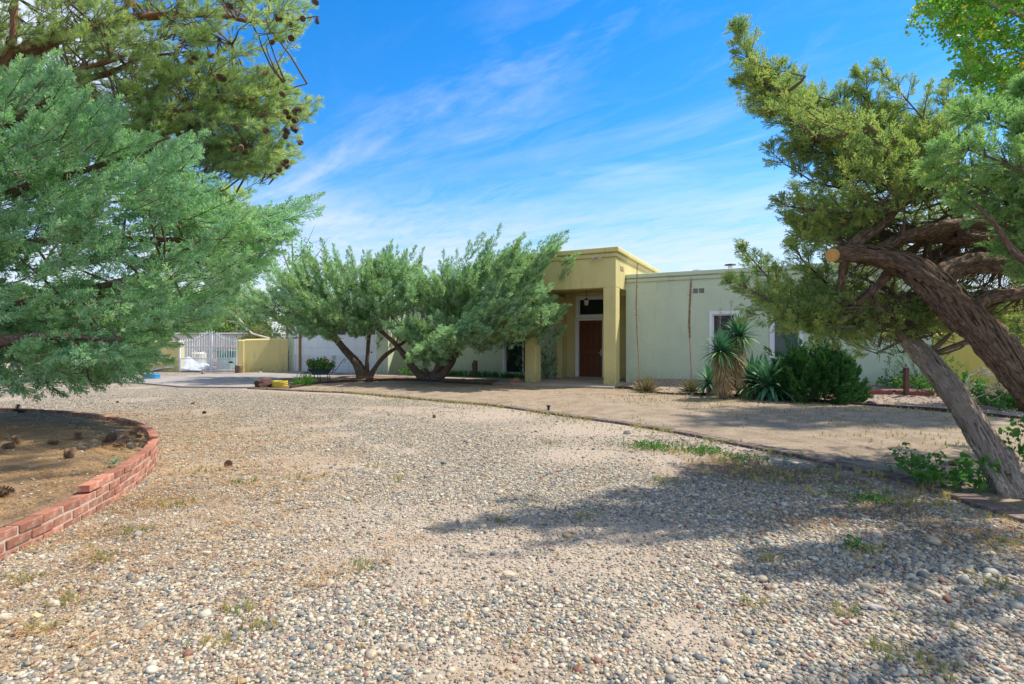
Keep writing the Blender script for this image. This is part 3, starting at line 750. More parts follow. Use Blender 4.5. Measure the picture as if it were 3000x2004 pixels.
for (za, zb, out) in ((3.60 - .14, 3.60, .10), (3.60 - .27, 3.60 - .143, .05)):
    part('cornice', MB().box((.003, RW - out, za), (8.0 + out, RW + .3, zb)), SAGE, .03)
    part('cornice', MB().box((-9.0, LW - out, za - .1), (-3.14, LW + .3, zb - .1)), SAGE, .03)
    part('cornice', MB().box((-16.2 - out, GW - out, za - .5), (-10.24 + out, GW + .25, zb - .5)), SAGE, .03)
# windows
def window(u0, u1, z0, z1, n, mull=None, gl='glass', grey=False, t=.06):
    mb = MB(); a, b = n - .025, n + .05
    for q in (((u0 - .04, a, z0 - .04), (u1 + .04, b, z0 + t)), ((u0 - .04, a, z1 - t), (u1 + .04, b, z1 + .04)), ((u0 - .04, a, z0 + t), (u0 + t, b, z1 - t)), ((u1 - t, a, z0 + t), (u1 + .04, b, z1 - t))): mb.box(*q)
    f = part('window', mb, 'vinyl_white', .006)
    s = MB(); a2, b2 = n + .052, n + .075; e = t * .55
    for q in (((u0 + t, a2, z0 + t), (u1 - t, b2, z0 + t + e)), ((u0 + t, a2, z1 - t - e), (u1 - t, b2, z1 - t)), ((u0 + t, a2, z0 + t + e), (u0 + t + e, b2, z1 - t - e)), ((u1 - t - e, a2, z0 + t + e), (u1 - t, b2, z1 - t - e))): s.box(*q)
    if mull is not None: s.box((mull - .03, a2 - .004, z0 + t + e), (mull + .03, b2 - .002, z1 - t - e))
    part('sash', s, 'vinyl_white', parent=f)
    part('pane', MB().box((u0 + t, n + .08, z0 + t), (u1 - t, n + .09, z1 - t)), gl, parent=f)
    box_part('window_backing', (u0 - .02, n + .252, z0 - .02), (u1 + .02, n + .26, z1 + .02), 'black_plastic')
    return f
window(*W1, RW); window(*W2, RW, gl='glass_grey')
window(-5.28, -3.75, .12, 2.15, LW, mull=-4.45)
window(-2.28, -.95, 2.33, 3.06, DW)
# front door
fr = MB()
for q in (((-2.34, DW - .04, .08), (-2.20, DW + .10, 2.19)), ((-1.30, DW - .04, .08), (-1.16, DW + .10, 2.19)), ((-2.36, DW - .045, 2.192), (-1.14, DW + .10, 2.27))): fr.box(*q)
dfr = part('door_frame', fr, 'white_paint', .008)
door = box_part('front_door', (-2.198, DW + .045, .13), (-1.302, DW + .09, 2.19), 'wood_door', .004, label='carved dark wooden front door')
du0, du1 = -2.198, -1.302; dn = DW + .045
def dpanel(a, b, c, d, m_='wood_door', arch=0):
    mb = MB(); mb.box((a, dn - .004, c), (b, dn - .001, d)); o = part('panel_recess', mb, 'wood_door_dark', parent=door)
    p_ = MB()
    if arch:
        pts = [(a + .02, c + .02), (b - .02, c + .02), (b - .02, d - .02 - (.07 if arch > 0 else 0)), ((a + b) / 2, d - .035), (a + .02, d - .02 - (.07 if arch < 0 else 0))]
        v = [(x, dn - .014, z) for x, z in pts] + [(x, dn - .0045, z) for x, z in pts]
        p_.add(v, [(0, 1, 2, 3, 4)] + [((k + 1) % 5, k, k + 5, (k + 1) % 5 + 5) for k in range(5)])
    else: p_.box((a + .018, dn - .014, c + .018), (b - .018, dn - .0045, d - .018))
    part('panel', p_, m_, .004, parent=door)
w3 = .23
for (a, ar) in ((du0 + .10, 1), (du0 + .34, 0), (du0 + .58, -1)):
    dpanel(a, a + w3 - .02, 1.80, 2.08, arch=ar); 
for a in (du0 + .10, du0 + .58): dpanel(a, a + w3 - .02, 1.22, 1.74)
dpanel(du0 + .34, du0 + .55, 1.22, 1.74)
dpanel(du0 + .10, du1 - .10, .92, 1.15)
for a in (du0 + .10, du0 + .34, du0 + .58): dpanel(a, a + w3 - .02, .28, .86)
for k in range(7):                        # carved relief of the centre panels
    u = du0 + .20 + k * .085; v, f = tube([(u + .035 * math.cos(t), dn - .015, 1.035 + .035 * math.sin(t)) for t in np.linspace(0, 5.2, 9)], .006, 5)
    part('carving', MB().add(v, f), 'wood_door', parent=door)
for k in range(5):
    part('carving', MB().box((du0 + .375, dn - .018, 1.28 + k * .085), (du0 + .515, dn - .0145, 1.32 + k * .085)), 'wood_door', .002, parent=door)
part('door_handle', MB().tube([(du1 - .06, dn - .002, 1.0), (du1 - .06, dn - .05, 1.0), (du1 - .15, dn - .055, 1.0)], .011, 8).box((du1 - .085, dn - .012, .9), (du1 - .035, dn - .001, 1.12)), 'frosted', parent=door)
box_part('door_sill', (-2.36, DW - .16, .075), (-1.14, DW + .05, .118), 'slab_concrete', .005)
box_part('porch_slab', (-3.3, -.75, -.1), (.15, DW - .003, .08), 'slab_concrete', .01)
# floodlight
fl = MB().box((-.62, -.02, 4.02), (-.52, .0, 4.07)); flo = part('floodlight', fl, 'white_paint', label='small cream twin floodlight under the porch cornice')
for u in (-.66, -.48):
    mb = MB(); v, f = tube([(u, -.04, 4.06), (u + (-.03 if u < -.6 else .03), -.17, 3.985)], [.035, .055], 10); mb.add(v, f); part('lamp_head', mb, 'frosted', parent=flo)
# vents
def louvre(u0, u1, z0, z1, n, side=False):
    for (a, b) in ((u0, (u0 + u1) / 2 - .012), ((u0 + u1) / 2 + .012, u1)):
        mb = MB(); k = 0; z = z0 + .012
        while z < z1:
            if side: mb.box((.003, a, z), (.012, b, z + .012))
            else: mb.box((a, n + .01, z), (b, n + .02, z + .010))
            z += .024
        if side: mb.box((.001, a, z0), (.003, b, z1))
        else: mb.box((a, n + .03, z0), (b, n + .035, z1))
        part('vent', mb, 'stone_grey' if not side else 'yellow_leaf')
    if not side: box_part('vent_mullion', ((u0 + u1) / 2 - .012, n + .006, z0), ((u0 + u1) / 2 + .012, n + .03, z1), SAGE)
louvre(*VT, RW); louvre(.52, .88, 3.66, 3.80, 0, True)
# chimney flues on the roof
for (u, n, zt) in ((1.55, 6.0, 4.18), (3.0, 3.2, 3.95), (1.35, 7.2, 3.9)):
    mb = MB(); v, f = tube([(u, n, 2.75), (u, n, zt)], .07, 12); mb.add(v, f); v, f = tube([(u, n, zt + .02), (u, n, zt + .05)], [.19, .17], 14); mb.add(v, f, 1)
    mb.tube([(u, n, zt - .01), (u, n, zt + .02)], .03, 6, mi=1); part('chimney_flue', mb, ['white_sheet', 'black_metal'], smooth=False)
# garage door
gd = box_part('garage_door', (-15.55, GW + .13, .02), (-10.89, GW + .17, 2.16), 'door_white', label='white panelled double garage door')
for r in range(4):
    z0 = .03 + r * .532
    box_part('door_section', (-15.54, GW + .122, z0), (-10.90, GW + .129, z0 + .520), 'door_white', .002, parent=gd)
    for k in range(8):
        a = -15.50 + k * .575; b = a + .50
        if r == 3:
            box_part('pane', (a + .05, GW + .112, z0 + .09), (b - .05, GW + .1205, z0 + .43), 'glass', parent=gd)
            f_ = MB()
            for q in (((a + .02, GW + .105, z0 + .06), (b - .02, GW + .1215, z0 + .09)), ((a + .02, GW + .105, z0 + .43), (b - .02, GW + .1215, z0 + .46)), ((a + .02, GW + .105, z0 + .09), (a + .05, GW + .1215, z0 + .43)), ((b - .05, GW + .105, z0 + .09), (b - .02, GW + .1215, z0 + .43))): f_.box(*q)
            part('window_frame', f_, 'door_white', parent=gd)
        else:
            part('panel', MB().box((a, GW + .112, z0 + .06), (b, GW + .1215, z0 + .46)), 'door_white', .008, parent=gd)
box_part('horseshoe_backing', (-13.32, GW + .108, .60), (-13.30, GW + .112, .62), 'door_white', parent=gd)
v, f = tube([(-13.42 + .075 * math.sin(t), GW + .10, .72 - .09 * math.cos(t)) for t in np.linspace(-2.5, 2.5, 13)], .014, 6); part('horseshoe', MB().add(v, f), 'black_metal', parent=gd)
box_part('lock_plate', (-11.28, GW + .10, .92), (-11.20, GW + .1215, .99), 'black_metal', parent=gd)
tr = MB(); tr.box((-15.66, GW - .02, 0), (-15.552, GW + .12, 2.17)).box((-10.888, GW - .02, 0), (-10.84, GW + .12, 2.17)).box((-15.66, GW - .02, 2.172), (-10.84, GW + .12, 2.27))
part('garage_trim', tr, 'white_paint', .005); box_part('garage_jamb', (-15.549, GW + .0, .02), (-15.51, GW + .111, 2.16), 'brown_jamb')
box_part('garage_trim', (-15.80, GW - .035, .0), (-15.665, GW - .002, 2.3), 'white_paint', .005)
# dark interior backing behind garage
# pendant
lx = un(-1.36, 1.2)
lan = thing('pendant_lantern', 'small dark pendant lantern hanging from the porch ceiling above the front door', 'lantern', (lx.x, lx.y, 2.62))
link('rod', MB().tube([(0, 0, .25), (0, 0, .58)], .008, 6).mesh('rod', 'black_metal'), lan)
link('lamp_cap', MB().tube([(0, 0, .19), (0, 0, .23), (0, 0, .27)], [.10, .06, .015], 8).mesh('cap', 'black_metal'), lan)
link('lamp_glass', MB().tube([(0, 0, .02), (0, 0, .19)], [.055, .085], 8).mesh('glassl', 'frosted'), lan)
cg = MB()
for k in range(8):
    a = k * PI / 4; cg.tube([(math.cos(a) * .06, math.sin(a) * .06, .01), (math.cos(a) * .09, math.sin(a) * .09, .19)], .006, 4)
cg.tube([(0, 0, -.03), (0, 0, .02)], [.01, .06], 8); link('cage', cg.mesh('cage', 'black_metal'), lan)

# ================================================================== OLIVE GARDEN WALLS, GATE
def wallpath(name, label, pts, tops, m_, thick=.22, extra=None):
    """a straight low wall with a rounded top; pts two ground points, tops heights"""
    a, b = Vector(pts[0]), Vector(pts[1]); L = (b - a).length; ang = math.atan2(b.y - a.y, b.x - a.x)
    t = thing(name, label, 'wall', (a.x, a.y, 0), ang)
    n = max(2, int(L / .3)); prof = [(0, -.2), (0, -.06), (.03, -.015), (.08, 0), (thick - .08, 0), (thick - .03, -.015), (thick, -.06), (thick, -.2)]
    V = []; Fc = []
    for i in range(n + 1):
        x = L * i / n; zt = float(np.interp(x / L, [q[0] for q in tops], [q[1] for q in tops]))
        if i in (0, n): zt -= .04
        V += [(x, 0, -.3)] + [(x, y, zt + z) for y, z in prof] + [(x, thick, -.3)]
    k = len(prof) + 2
    for i in range(n):
        for j in range(k - 1): Fc.append((i * k + j, (i + 1) * k + j, (i + 1) * k + j + 1, i * k + j + 1))
    Fc.append(tuple(range(k))[::1]); Fc.append(tuple(n * k + j for j in range(k))[::-1])
    mb = MB().add(V, Fc); o = link('wall_body', mb.mesh('wall', m_, False), t)
    if extra: link('pilaster', MB().box((extra[0], -.06, -.2), (extra[1], thick + .04, extra[2])).mesh('pil', m_), t, bevel=.05)
    return t
wl = G(700, 1093); wr = un(-16.0, 1.33)
wallpath('garden_wall', 'low olive stucco wall between the white gate and the garage', [(wl.x, wl.y - .1), (wr.x, wr.y)], [(0, 1.50), (.05, 1.53), (1, 1.58)], OLIVE, extra=(-.02, .26, 1.50))
wg = G(524, 1089); wallpath('garden_wall', 'olive stucco wall left of the white gate, mostly behind juniper branches', [(wg.x - 7, wg.y + .8), (wg.x, wg.y + .05)], [(0, 1.5), (1, 1.45)], OLIVE, extra=(6.85, 7.1, 1.46))
e1 = un(8.02, RW - .02); e2 = un(8.02 + 9, RW - .02)
wallpath('garden_wall', 'low olive stucco wall right of the house behind the leaning juniper trunks', [(e1.x, e1.y), (e2.x, e2.y)], [(0, 1.66), (.08, 1.62), (.16, 1.46), (.2, 1.43), (1, 1.43)], MUSTARD)
g1, g2 = G(527, 1089), G(693, 1090)
gL = (g2.xy - g1.xy).length; ga = math.atan2(g2.y - g1.y, g2.x - g1.x)
gate = thing('iron_gate', 'white wrought iron double gate with arched top beside the olive wall', 'gate', (g1.x, g1.y, 0), ga)
bar_me = MB().box((-.011, -.011, .06), (.011, .011, 1)).mesh('bar', 'white_sheet'); 
nb = 46; mid = gL * .55
def gtop(x): return 1.42 + .42 * math.exp(-((x - mid) / (gL * .23)) ** 2)
for i in range(nb + 1):
    x = gL * i / nb; tall = i % 2 == 0
    o = link('bar', bar_me, gate, (x, 0, 0)); o.scale.z = (gtop(x) if tall else .62)
    if tall:
        o = link('finial', MB().tube([(0, 0, 0), (0, 0, .03), (0, 0, .14)], [.012, .022, .002], 6).mesh('fin', 'white_sheet'), gate, (x, 0, gtop(x)))
for (zf, nm) in ((lambda x: .08, 'rail'), (lambda x: .66, 'rail'), (lambda x: 1.22, 'rail'), (gtop, 'arched_rail')):
    link(nm, MB().tube([(gL * t, 0, zf(gL * t) - .02) for t in np.linspace(0, 1, 31)], .018, 5).mesh(nm, 'white_sheet'), gate)
for x in (0, mid - .03, mid + .05, gL): link('gate_post', MB().box((x - .03, -.03, 0), (x + .03, .03, gtop(x) + .03)).mesh('gpost', 'white_sheet'), gate)
for x0 in (mid * .5, mid + (gL - mid) * .5):
    mb = MB()
    for k in range(5):
        a = k * 2 * PI / 5; cx_, cz = x0 + .12 * math.cos(a), 1.0 + .12 * math.sin(a)
        mb.tube([(cx_ + .07 * math.cos(t), -.02, cz + .07 * math.sin(t)) for t in np.linspace(0, 6.28, 11)], .008, 4)
    link('scroll_ornament', mb.mesh('scroll', 'white_sheet'), gate)
link('latch', MB().box((gL - .34, -.05, .42), (gL - .16, -.02, .50)).mesh('latch', 'black_plastic'), gate)

# yard behind the gate
def simple(name, label, cat, mb, m_, loc, rz=0, bevel=0, smooth=False, group=None):
    o = link(name, mb.mesh(name, m_, smooth), None, loc, bevel=bevel); o.rotation_euler = (0, 0, rz); tagm(o, label, cat, group); return o
tp = P(560, 1002, 31)
tr_ = thing('storage_trailer', 'long white metal trailer parked behind the gate', 'trailer', (tp.x - 1.2, 31, 0))
link('body', MB().box((0, 0, .45), (4.6, 2.3, 1.86)).mesh('body', 'frosted'), tr_, bevel=.05)
rb = MB()
for k in range(12): rb.box((.2 + k * .36, -.02, .5), (.24 + k * .36, .0, 1.72))
link('wall_ribs', rb.mesh('ribs', 'white_paint'), tr_)
link('roof', MB().box((-.06, -.08, 1.862), (4.66, 2.38, 1.94)).mesh('roof', 'white_sheet'), tr_, bevel=.02)
for x in (1.4, 3.2): 
    v, f = tube([(x, -.05, .33), (x, .2, .33)], .33, 16); link('wheel', MB().add(v, f).mesh('wheel', 'black_plastic'), tr_)
q = P(636, 1050, 27.5)
bx = thing('wooden_crate', 'tan wooden crate standing behind the gate', 'crate', (q.x, 27.5, 0))
for k in range(6): link('plank', MB().box((k * .42, 0, 0), (k * .42 + .405, .03, 1.12)).mesh('plank', 'carton'), bx)
link('crate_body', MB().box((0, .032, 0), (2.5, .6, 1.1)).mesh('cr', 'carton'), bx)
q = P(640, 1050, 26)
bn = thing('plastic_bin', 'teal plastic bin standing behind the gate', 'bin', (q.x, 26, 0))
v, f = tube([(.45, 0, .1), (.45, 0, .95)], [.35, .48], 4); link('tub', MB().add(v, f).mesh('tub', 'teal_plastic'), bn)
link('rim', MB().box((-.05, -.48, .951), (.95, .48, 1.0)).mesh('rim', 'teal_plastic'), bn, bevel=.01)
q = P(582, 1050, 26.5)
tk = thing('water_tank', 'cream plastic water tank behind the gate', 'tank', (q.x, 26.5, 0))
v, f = tube([(0, 0, .2), (0, 0, .82), (0, 0, .9)], [.34, .34, .25], 14); link('tank_body', MB().add(v, f).mesh('t', 'frosted'), tk)
link('tank_cap', MB().tube([(0, 0, .9), (0, 0, .97)], .1, 10).mesh('tc', 'black_plastic'), tk); link('tank_stand', MB().box((-.36, -.36, 0), (.36, .36, .198)).mesh('ts', 'fence_tan'), tk)
bm = bmesh.new(); bmesh.ops.create_grid(bm, x_segments=14, y_segments=10, size=1)
for v_ in bm.verts:
    r_ = math.hypot(v_.co.x, v_.co.y); v_.co.z = max(0, .62 * (1 - r_ * .75)) + .2 * mnoise.noise(v_.co * 3.3) * (r_ < .95); v_.co.x *= 1.2
me = bpy.data.meshes.new('tarp'); bm.to_mesh(me); bm.free(); me.materials.append(MATS['tarp_blue'])
q = P(545, 1050, 26); tagm(link('tarp_heap', me, None, (q.x, 26, .03)), 'pale blue tarpaulin heap behind the gate', 'tarpaulin')

# ================================================================== BRICK PLANTER
pl = thing('brick_planter', 'large round planter edged with a low red brick wall', 'planter', (PC[0], PC[1], 0))
BL, BH, BD, MJ = .195, .057, .092, .012
def brick_mesh(seed, L=BL, h=BH, d=BD):
    r = random.Random(seed); bm = bmesh.new(); bmesh.ops.create_cube(bm, size=1)
    for v in bm.verts: v.co.x *= L; v.co.y *= d; v.co.z *= h; v.co += Vector((r.uniform(-1, 1), r.uniform(-1, 1), r.uniform(-1, 1))) * .0018
    bmesh.ops.bevel(bm, geom=bm.edges[:], offset=.004, segments=1, affect='EDGES')
    me = bpy.data.meshes.new('brick'); bm.to_mesh(me); bm.free(); me.materials.append(MATS['brick_red']); return me
bricks = [brick_mesh(i) for i in range(5)]
ctop = .235
A0, A1 = math.radians(-8), math.radians(96)      # arc seen from the drive
da = (BL + MJ) / PR
for course in range(4):
    z = ctop - BH / 2 - course * (BH + MJ)
    a = A0 + (da / 2 if course % 2 else 0)
    while a < A1:
        zz = z + .012 * math.sin(a * 5)
        x, y = PR * math.cos(a), PR * math.sin(a)
        wx, wy = x + PC[0], y + PC[1]
        hidden = (a > math.radians(62) and course > 0) or course == 3 and a > math.radians(30) or zz + BH / 2 < hz(wx, wy) - .02
        gap = course == 0 and a < math.radians(11.2) + da * .45
        if not hidden and not gap and wy > 1.8:
            o = link('brick', bricks[random.randrange(5)], pl, (x * (1 + random.uniform(-.0008, .0008)), y, zz + random.uniform(-.002, .002))); o.rotation_euler = (random.uniform(-.01, .01), random.uniform(-.01, .01), a + PI / 2 + random.uniform(-.025, .025))
            o['kind'] = 'thing'; del o['kind']
        a += da
def arc_band(r0, r1, z0, z1, a0, a1, n):
    V = []; Fc = []
    for i in range(n + 1):
        a = a0 + (a1 - a0) * i / n; ca, sa = math.cos(a), math.sin(a); w_ = .012 * math.sin(a * 5)
        V += [(r0 * ca, r0 * sa, z0), (r1 * ca, r1 * sa, z0), (r1 * ca, r1 * sa, z1 + w_), (r0 * ca, r0 * sa, z1 + w_)]
    for i in range(n):
        for k in range(4): Fc.append((i * 4 + k, i * 4 + (k + 1) % 4, (i + 1) * 4 + (k + 1) % 4, (i + 1) * 4 + k))
    return V, Fc
v, f = arc_band(PR - BD / 2 + .006, PR + BD / 2 - .006, -.2, ctop - .007, math.radians(11.2) + da, A1, 90)
mb = MB().add(v, f); v, f = arc_band(PR - BD / 2 + .006, PR + BD / 2 - .006, -.2, ctop - BH - MJ - .005, A0, math.radians(11.2) + da, 12); mb.add(v, f)
o = link('mortar', mb.mesh('mortar', 'mortar'), pl)
# soil inside
bm = bmesh.new(); V = []; nr, na = 30, 90
V.append((0, 0, .34)); 
for i in range(1, nr + 1):
    for k in range(na):
        a = 2 * PI * k / na; r = (PR - BD / 2 - .002) * i / nr; x, y = r * math.cos(a), r * math.sin(a)
        V.append((x, y, .20 + .14 * (1 - (i / nr) ** 2) + (0 if i == nr else .025 * (float(fbm(x, y, 1.3, 77)) - .5)) - (.03 if i >= nr - 1 else 0)))
Fc = [(0, 1 + k, 1 + (k + 1) % na) for k in range(na)]
for i in range(nr - 1):
    for k in range(na): a = 1 + i * na; Fc.append((a + k, a + na + k, a + na + (k + 1) % na, a + (k + 1) % na))
o = link('soil', MB().add(V, Fc).mesh('soil', NEED, True), pl)
def psoil(x, y):
    r = np.hypot(np.asarray(x) - PC[0], np.asarray(y) - PC[1]) / PR; return .20 + .14 * (1 - r ** 2)

# ================================================================== EDGINGS
def polyline_sample(pts, step):
    pts = [Vector(p) for p in pts]; out = []; carry = 0
    for i in range(len(pts) - 1):
        d = pts[i + 1] - pts[i]; L = d.length; t = carry
        while t < L: out.append((pts[i] + d * (t / L), math.atan2(d.y, d.x))); t += step
        carry = t - L
    return out
def smooth_line(pts): return [Vector(p[:2]) for p in catmull([(q[0], q[1], 0) for q in pts], .3)]
eb = []
for i in range(4):
    r = random.Random(i); b_ = bmesh.new(); bmesh.ops.create_cube(b_, size=1)
    for v in b_.verts: v.co.x *= .094; v.co.y *= .19; v.co.z *= .10; v.co += Vector((r.uniform(-1, 1), r.uniform(-1, 1), r.uniform(-1, 1))) * .003
    bmesh.ops.bevel(b_, geom=b_.edges[:], offset=.006, segments=1, affect='EDGES')
    m_ = bpy.data.meshes.new('edging_brick'); b_.to_mesh(m_); b_.free(); m_.materials.append(MATS['edging_brick']); eb.append(m_)
def brick_edge(label, pts, drop=0.0, wide=1.0):
    ps = polyline_sample(smooth_line(pts), .108); t = thing('brick_edging', label, 'edging', (ps[0][0].x, ps[0][0].y, 0))
    for p, a in ps:
        if p.y < 1.5: continue
        o = link('brick', random.choice(eb), t, (p.x - t.location.x + random.uniform(-.004, .004), p.y - t.location.y, hz(p.x, p.y) - .014 - drop + random.uniform(-.004, .006)))
        o.rotation_euler = (random.uniform(-.04, .04), random.uniform(-.03, .03), a + random.uniform(-.04, .04)); o.scale.y = wide * (1.0 if p.x < 2 else 1.0 + .25 * min(1, (p.x - 2) / 1.5))
    return t
brick_edge('long curved dark brick edging between the gravel drive and the dirt yard', lineA)
brick_edge('short sunken brick edging behind the green weeds near the leaning trunk', lineA2, .012, .7)
def ribbon_edge(name, label, pts, m_, hgt_=.06, wd=.04):
    s = smooth_line(pts); V = []; Fc = []
    for i, p in enumerate(s):
        d = (s[min(i + 1, len(s) - 1)] - s[max(0, i - 1)]).normalized(); n = Vector((-d.y, d.x)) * wd / 2; z = hz(p.x, p.y) + .02 + .012 * math.sin(i * .9)
        V += [(p.x - n.x, p.y - n.y, z - .1), (p.x + n.x, p.y + n.y, z - .1), (p.x + n.x, p.y + n.y, z + hgt_), (p.x - n.x, p.y - n.y, z + hgt_)]
    for i in range(len(s) - 1):
        for k in range(4): Fc.append((i * 4 + k, i * 4 + (k + 1) % 4, (i + 1) * 4 + (k + 1) % 4, (i + 1) * 4 + k))
    Fc += [(3, 2, 1, 0), tuple((len(s) - 1) * 4 + k for k in range(4))]
    o = link(name, MB().add(V, Fc).mesh(name, m_), None, bevel=.008); tagm(o, label, 'edging'); return o
ribbon_edge('bed_edging', 'long dark edging strip between the dirt yard and the gravel bed below the windows', lineB, 'dark_edging')
ribbon_edge('bed_edging', 'dark edging strip curving round the bed under the two middle junipers', bedline[1:], 'dark_edging', .07, .06)
# red timbers
for i, (a, b, lb) in enumerate((((2505, 1158), (2618, 1161), 'red timber beside the green shrub, first of the raised bed'), ((2624, 1161), (2738, 1166), 'red timber behind the leaning juniper trunk'), ((2744, 1166), (2872, 1173), 'red timber under the fallen wilted branch'))):
    def GT(px, py): 
        Y = (H - .10) * F / (py - 1002); return Vector(((px - 1500) / F * Y, Y, .10))
    A_, B_ = GT(*a), GT(*b); d = B_ - A_; o = link('landscape_timber', MB().box((0, 0, -.10), (d.length, .12, .135)).mesh('timber', 'red_timber'), None, A_, bevel=.012)
    o.rotation_euler = (0, 0, math.atan2(d.y, d.x)); tagm(o, lb, 'timber', 'red timbers round the raised bed')
tA = Vector(((2505 - 1500) / F * 12.9, 12.9)); 
raised = [(8.4, 13.05), (9.6, 12.75), (11.2, 12.4), (12.2, 12.3), (12.5, 12.6), tuple(un(8.9, RW - .05).xy), tuple(un(5.0, RW - .02).xy)]
sheet('raised_bed_soil', raised, 0, MULCH, flat=.235)

# ================================================================== TREES
class Tree:
    def __init__(s, name, label, cat='tree', loc=(0, 0, 0), group=None):
        s.t = thing(name, label, cat, loc, 0, group); s.loc = Vector(loc); s.tw = MB(); s.pos = []; s.dir = []; s.scl = []; s.limbs = []
    def sprays(s, p, d, L): s.pos.append(tuple(p)); s.dir.append(tuple(d)); s.scl.append(L)
    def plume(s, p0, p1, r=.3, n=20, t0=.12, spr=.28, tw=.008, sag=.0, up=.15, r_=random):
        p0, p1 = Vector(p0), Vector(p1); ax = p1 - p0; L = ax.length
        if L < 1e-3: return
        mid = (p0 + p1) / 2 + Vector((0, 0, -sag * L)) + rvec(r_) * L * .04
        B = lambda t: p0 * (1 - t) ** 2 + mid * 2 * t * (1 - t) + p1 * t * t
        if tw: s.tw.tube([B(0), B(.35), B(.7), B(.97)], [tw, tw * .75, tw * .5, tw * .25], 4, False)
        d0 = ax.normalized(); o1 = d0.orthogonal().normalized(); o2 = d0.cross(o1)
        for i in range(n):
            t = t0 + (1 - t0) * ((i + r_.random()) / n); a = r_.uniform(0, 2 * PI)
            rad = o1 * math.cos(a) + o2 * math.sin(a)
            prof = (1 - t) ** .6 * min(1, .45 + t * 1.8)
            th = math.radians(r_.uniform(26, 70)) * (1 - .5 * t)
            d = (d0 * math.cos(th) + rad * math.sin(th) + Vector((0, 0, up))).normalized()
            s.sprays(B(t) + rad * r * prof * r_.uniform(0, .55), d, spr * (.55 + .55 * prof) * r_.uniform(.8, 1.2))
        s.sprays(B(.93), d0, spr * .8)
    def plume_limb(s, pts, r=.3, n=60, side=.5, spr=.22, t0=.15, up=.3, tw=.02, dens=16):
        """feathery arm: side plumes all along a limb, shorter towards the tip"""
        q = catmull([tuple(p) + (0,) for p in pts], .1); fr = frames(q); m = len(fr)
        s.tw.tube([f[0] for f in fr[::3]] + [fr[-1][0]], [tw * (1 - .85 * i / max(1, (m // 3))) for i in range(len(fr[::3]))] + [tw * .1], 5, False)
        for i in range(n):
            t = t0 + (1 - t0) * (i + random.random()) / n; k = min(m - 1, int(t * (m - 1))); p, T, a, b = fr[k]
            w_ = random.uniform(0, 2 * PI); rad = a * math.cos(w_) + b * math.sin(w_); L = side * ((1 - t) ** .75 + .12) * random.uniform(.6, 1.15)
            d = (T * .95 + rad * .9 + Vector((0, 0, up))).normalized()
            s.plume(p, p + d * L, L * .22, max(4, int(dens * L / side)), .1, spr, .005)
        s.plume(fr[int(m * .8)][0], fr[-1][0], .05, 8, .1, spr * .8, 0)
    def fill(s, poly, Y, n, hub, L=(.6, 1.1), r=.25, ns=18, spr=.28, up=.35, jit=.35, tw=.008, hole=None, hp=.8, sag=.05, conn=.3):
        xs = [p[0] for p in poly]; ys = [p[1] for p in poly]; k = 0; tries = 0; hub = Vector(hub)
        while k < n and tries < n * 30:
            tries += 1; px = random.uniform(min(xs), max(xs)); py = random.uniform(min(ys), max(ys))
            if not inpoly(np.array([px]), np.array([py]), poly)[0]: continue
            if hole and any(inpoly(np.array([px]), np.array([py]), h)[0] for h in hole) and random.random() < hp: continue
            k += 1; T = P(px, py, random.uniform(*Y)); h = Vector((hub.x, hub.y, hub.z + (T.z - hub.z) * .35))
            d = (T - h).normalized() + Vector((0, 0, up)) + rvec(random) * jit; d.normalize(); l = random.uniform(*L)
            if T.z - .12 < 0.15: continue
            s.plume(T - d * l, T, r * l, ns, .1, spr, tw, sag)
            if conn and random.random() < conn: s.connect(T - d * l)
    def connect(s, p, r=.014):
        if not s.limbs: return
        best = min(s.limbs, key=lambda q: (q - p).length); m = (best + p) / 2 + rvec(random) * .12 * (best - p).length + Vector((0, 0, -.05))
        s.tw.tube([best, best * .25 + m * .5 + p * .25, m * .3 + p * .7, p], [r * 1.4, r * 1.1, r * .8, r * .6], 4, False)
    def trunk(s, limbs, mat_, **k):
        o = link('trunk', trunk_mesh('trunk', [[(x - s.loc.x, y - s.loc.y, z - s.loc.z, r) for x, y, z, r in l] for l in limbs], mat_, **k), s.t)
        for l in limbs: s.limbs += [Vector(p[:3]) for p in catmull(l, .25)]
        return o
    def done(s, key, seed=1, wood='twig', foliage_name='foliage'):
        if s.tw.v: 
            s.tw.v = [(x - s.loc.x, y - s.loc.y, z - s.loc.z) for x, y, z in s.tw.v]
            link('branches', s.tw.mesh('branches', wood), s.t, kind='stuff')
        if s.pos: scatter(foliage_name, key, np.array(s.pos) - np.array(s.loc), s.dir, s.scl, s.t, seed)
        print(s.t.name, 'sprays', len(s.pos))

def LP(lst):                               # limb from (px, py, Y, r)
    return [(*P(a, b, y), r) for a, b, y, r in lst]

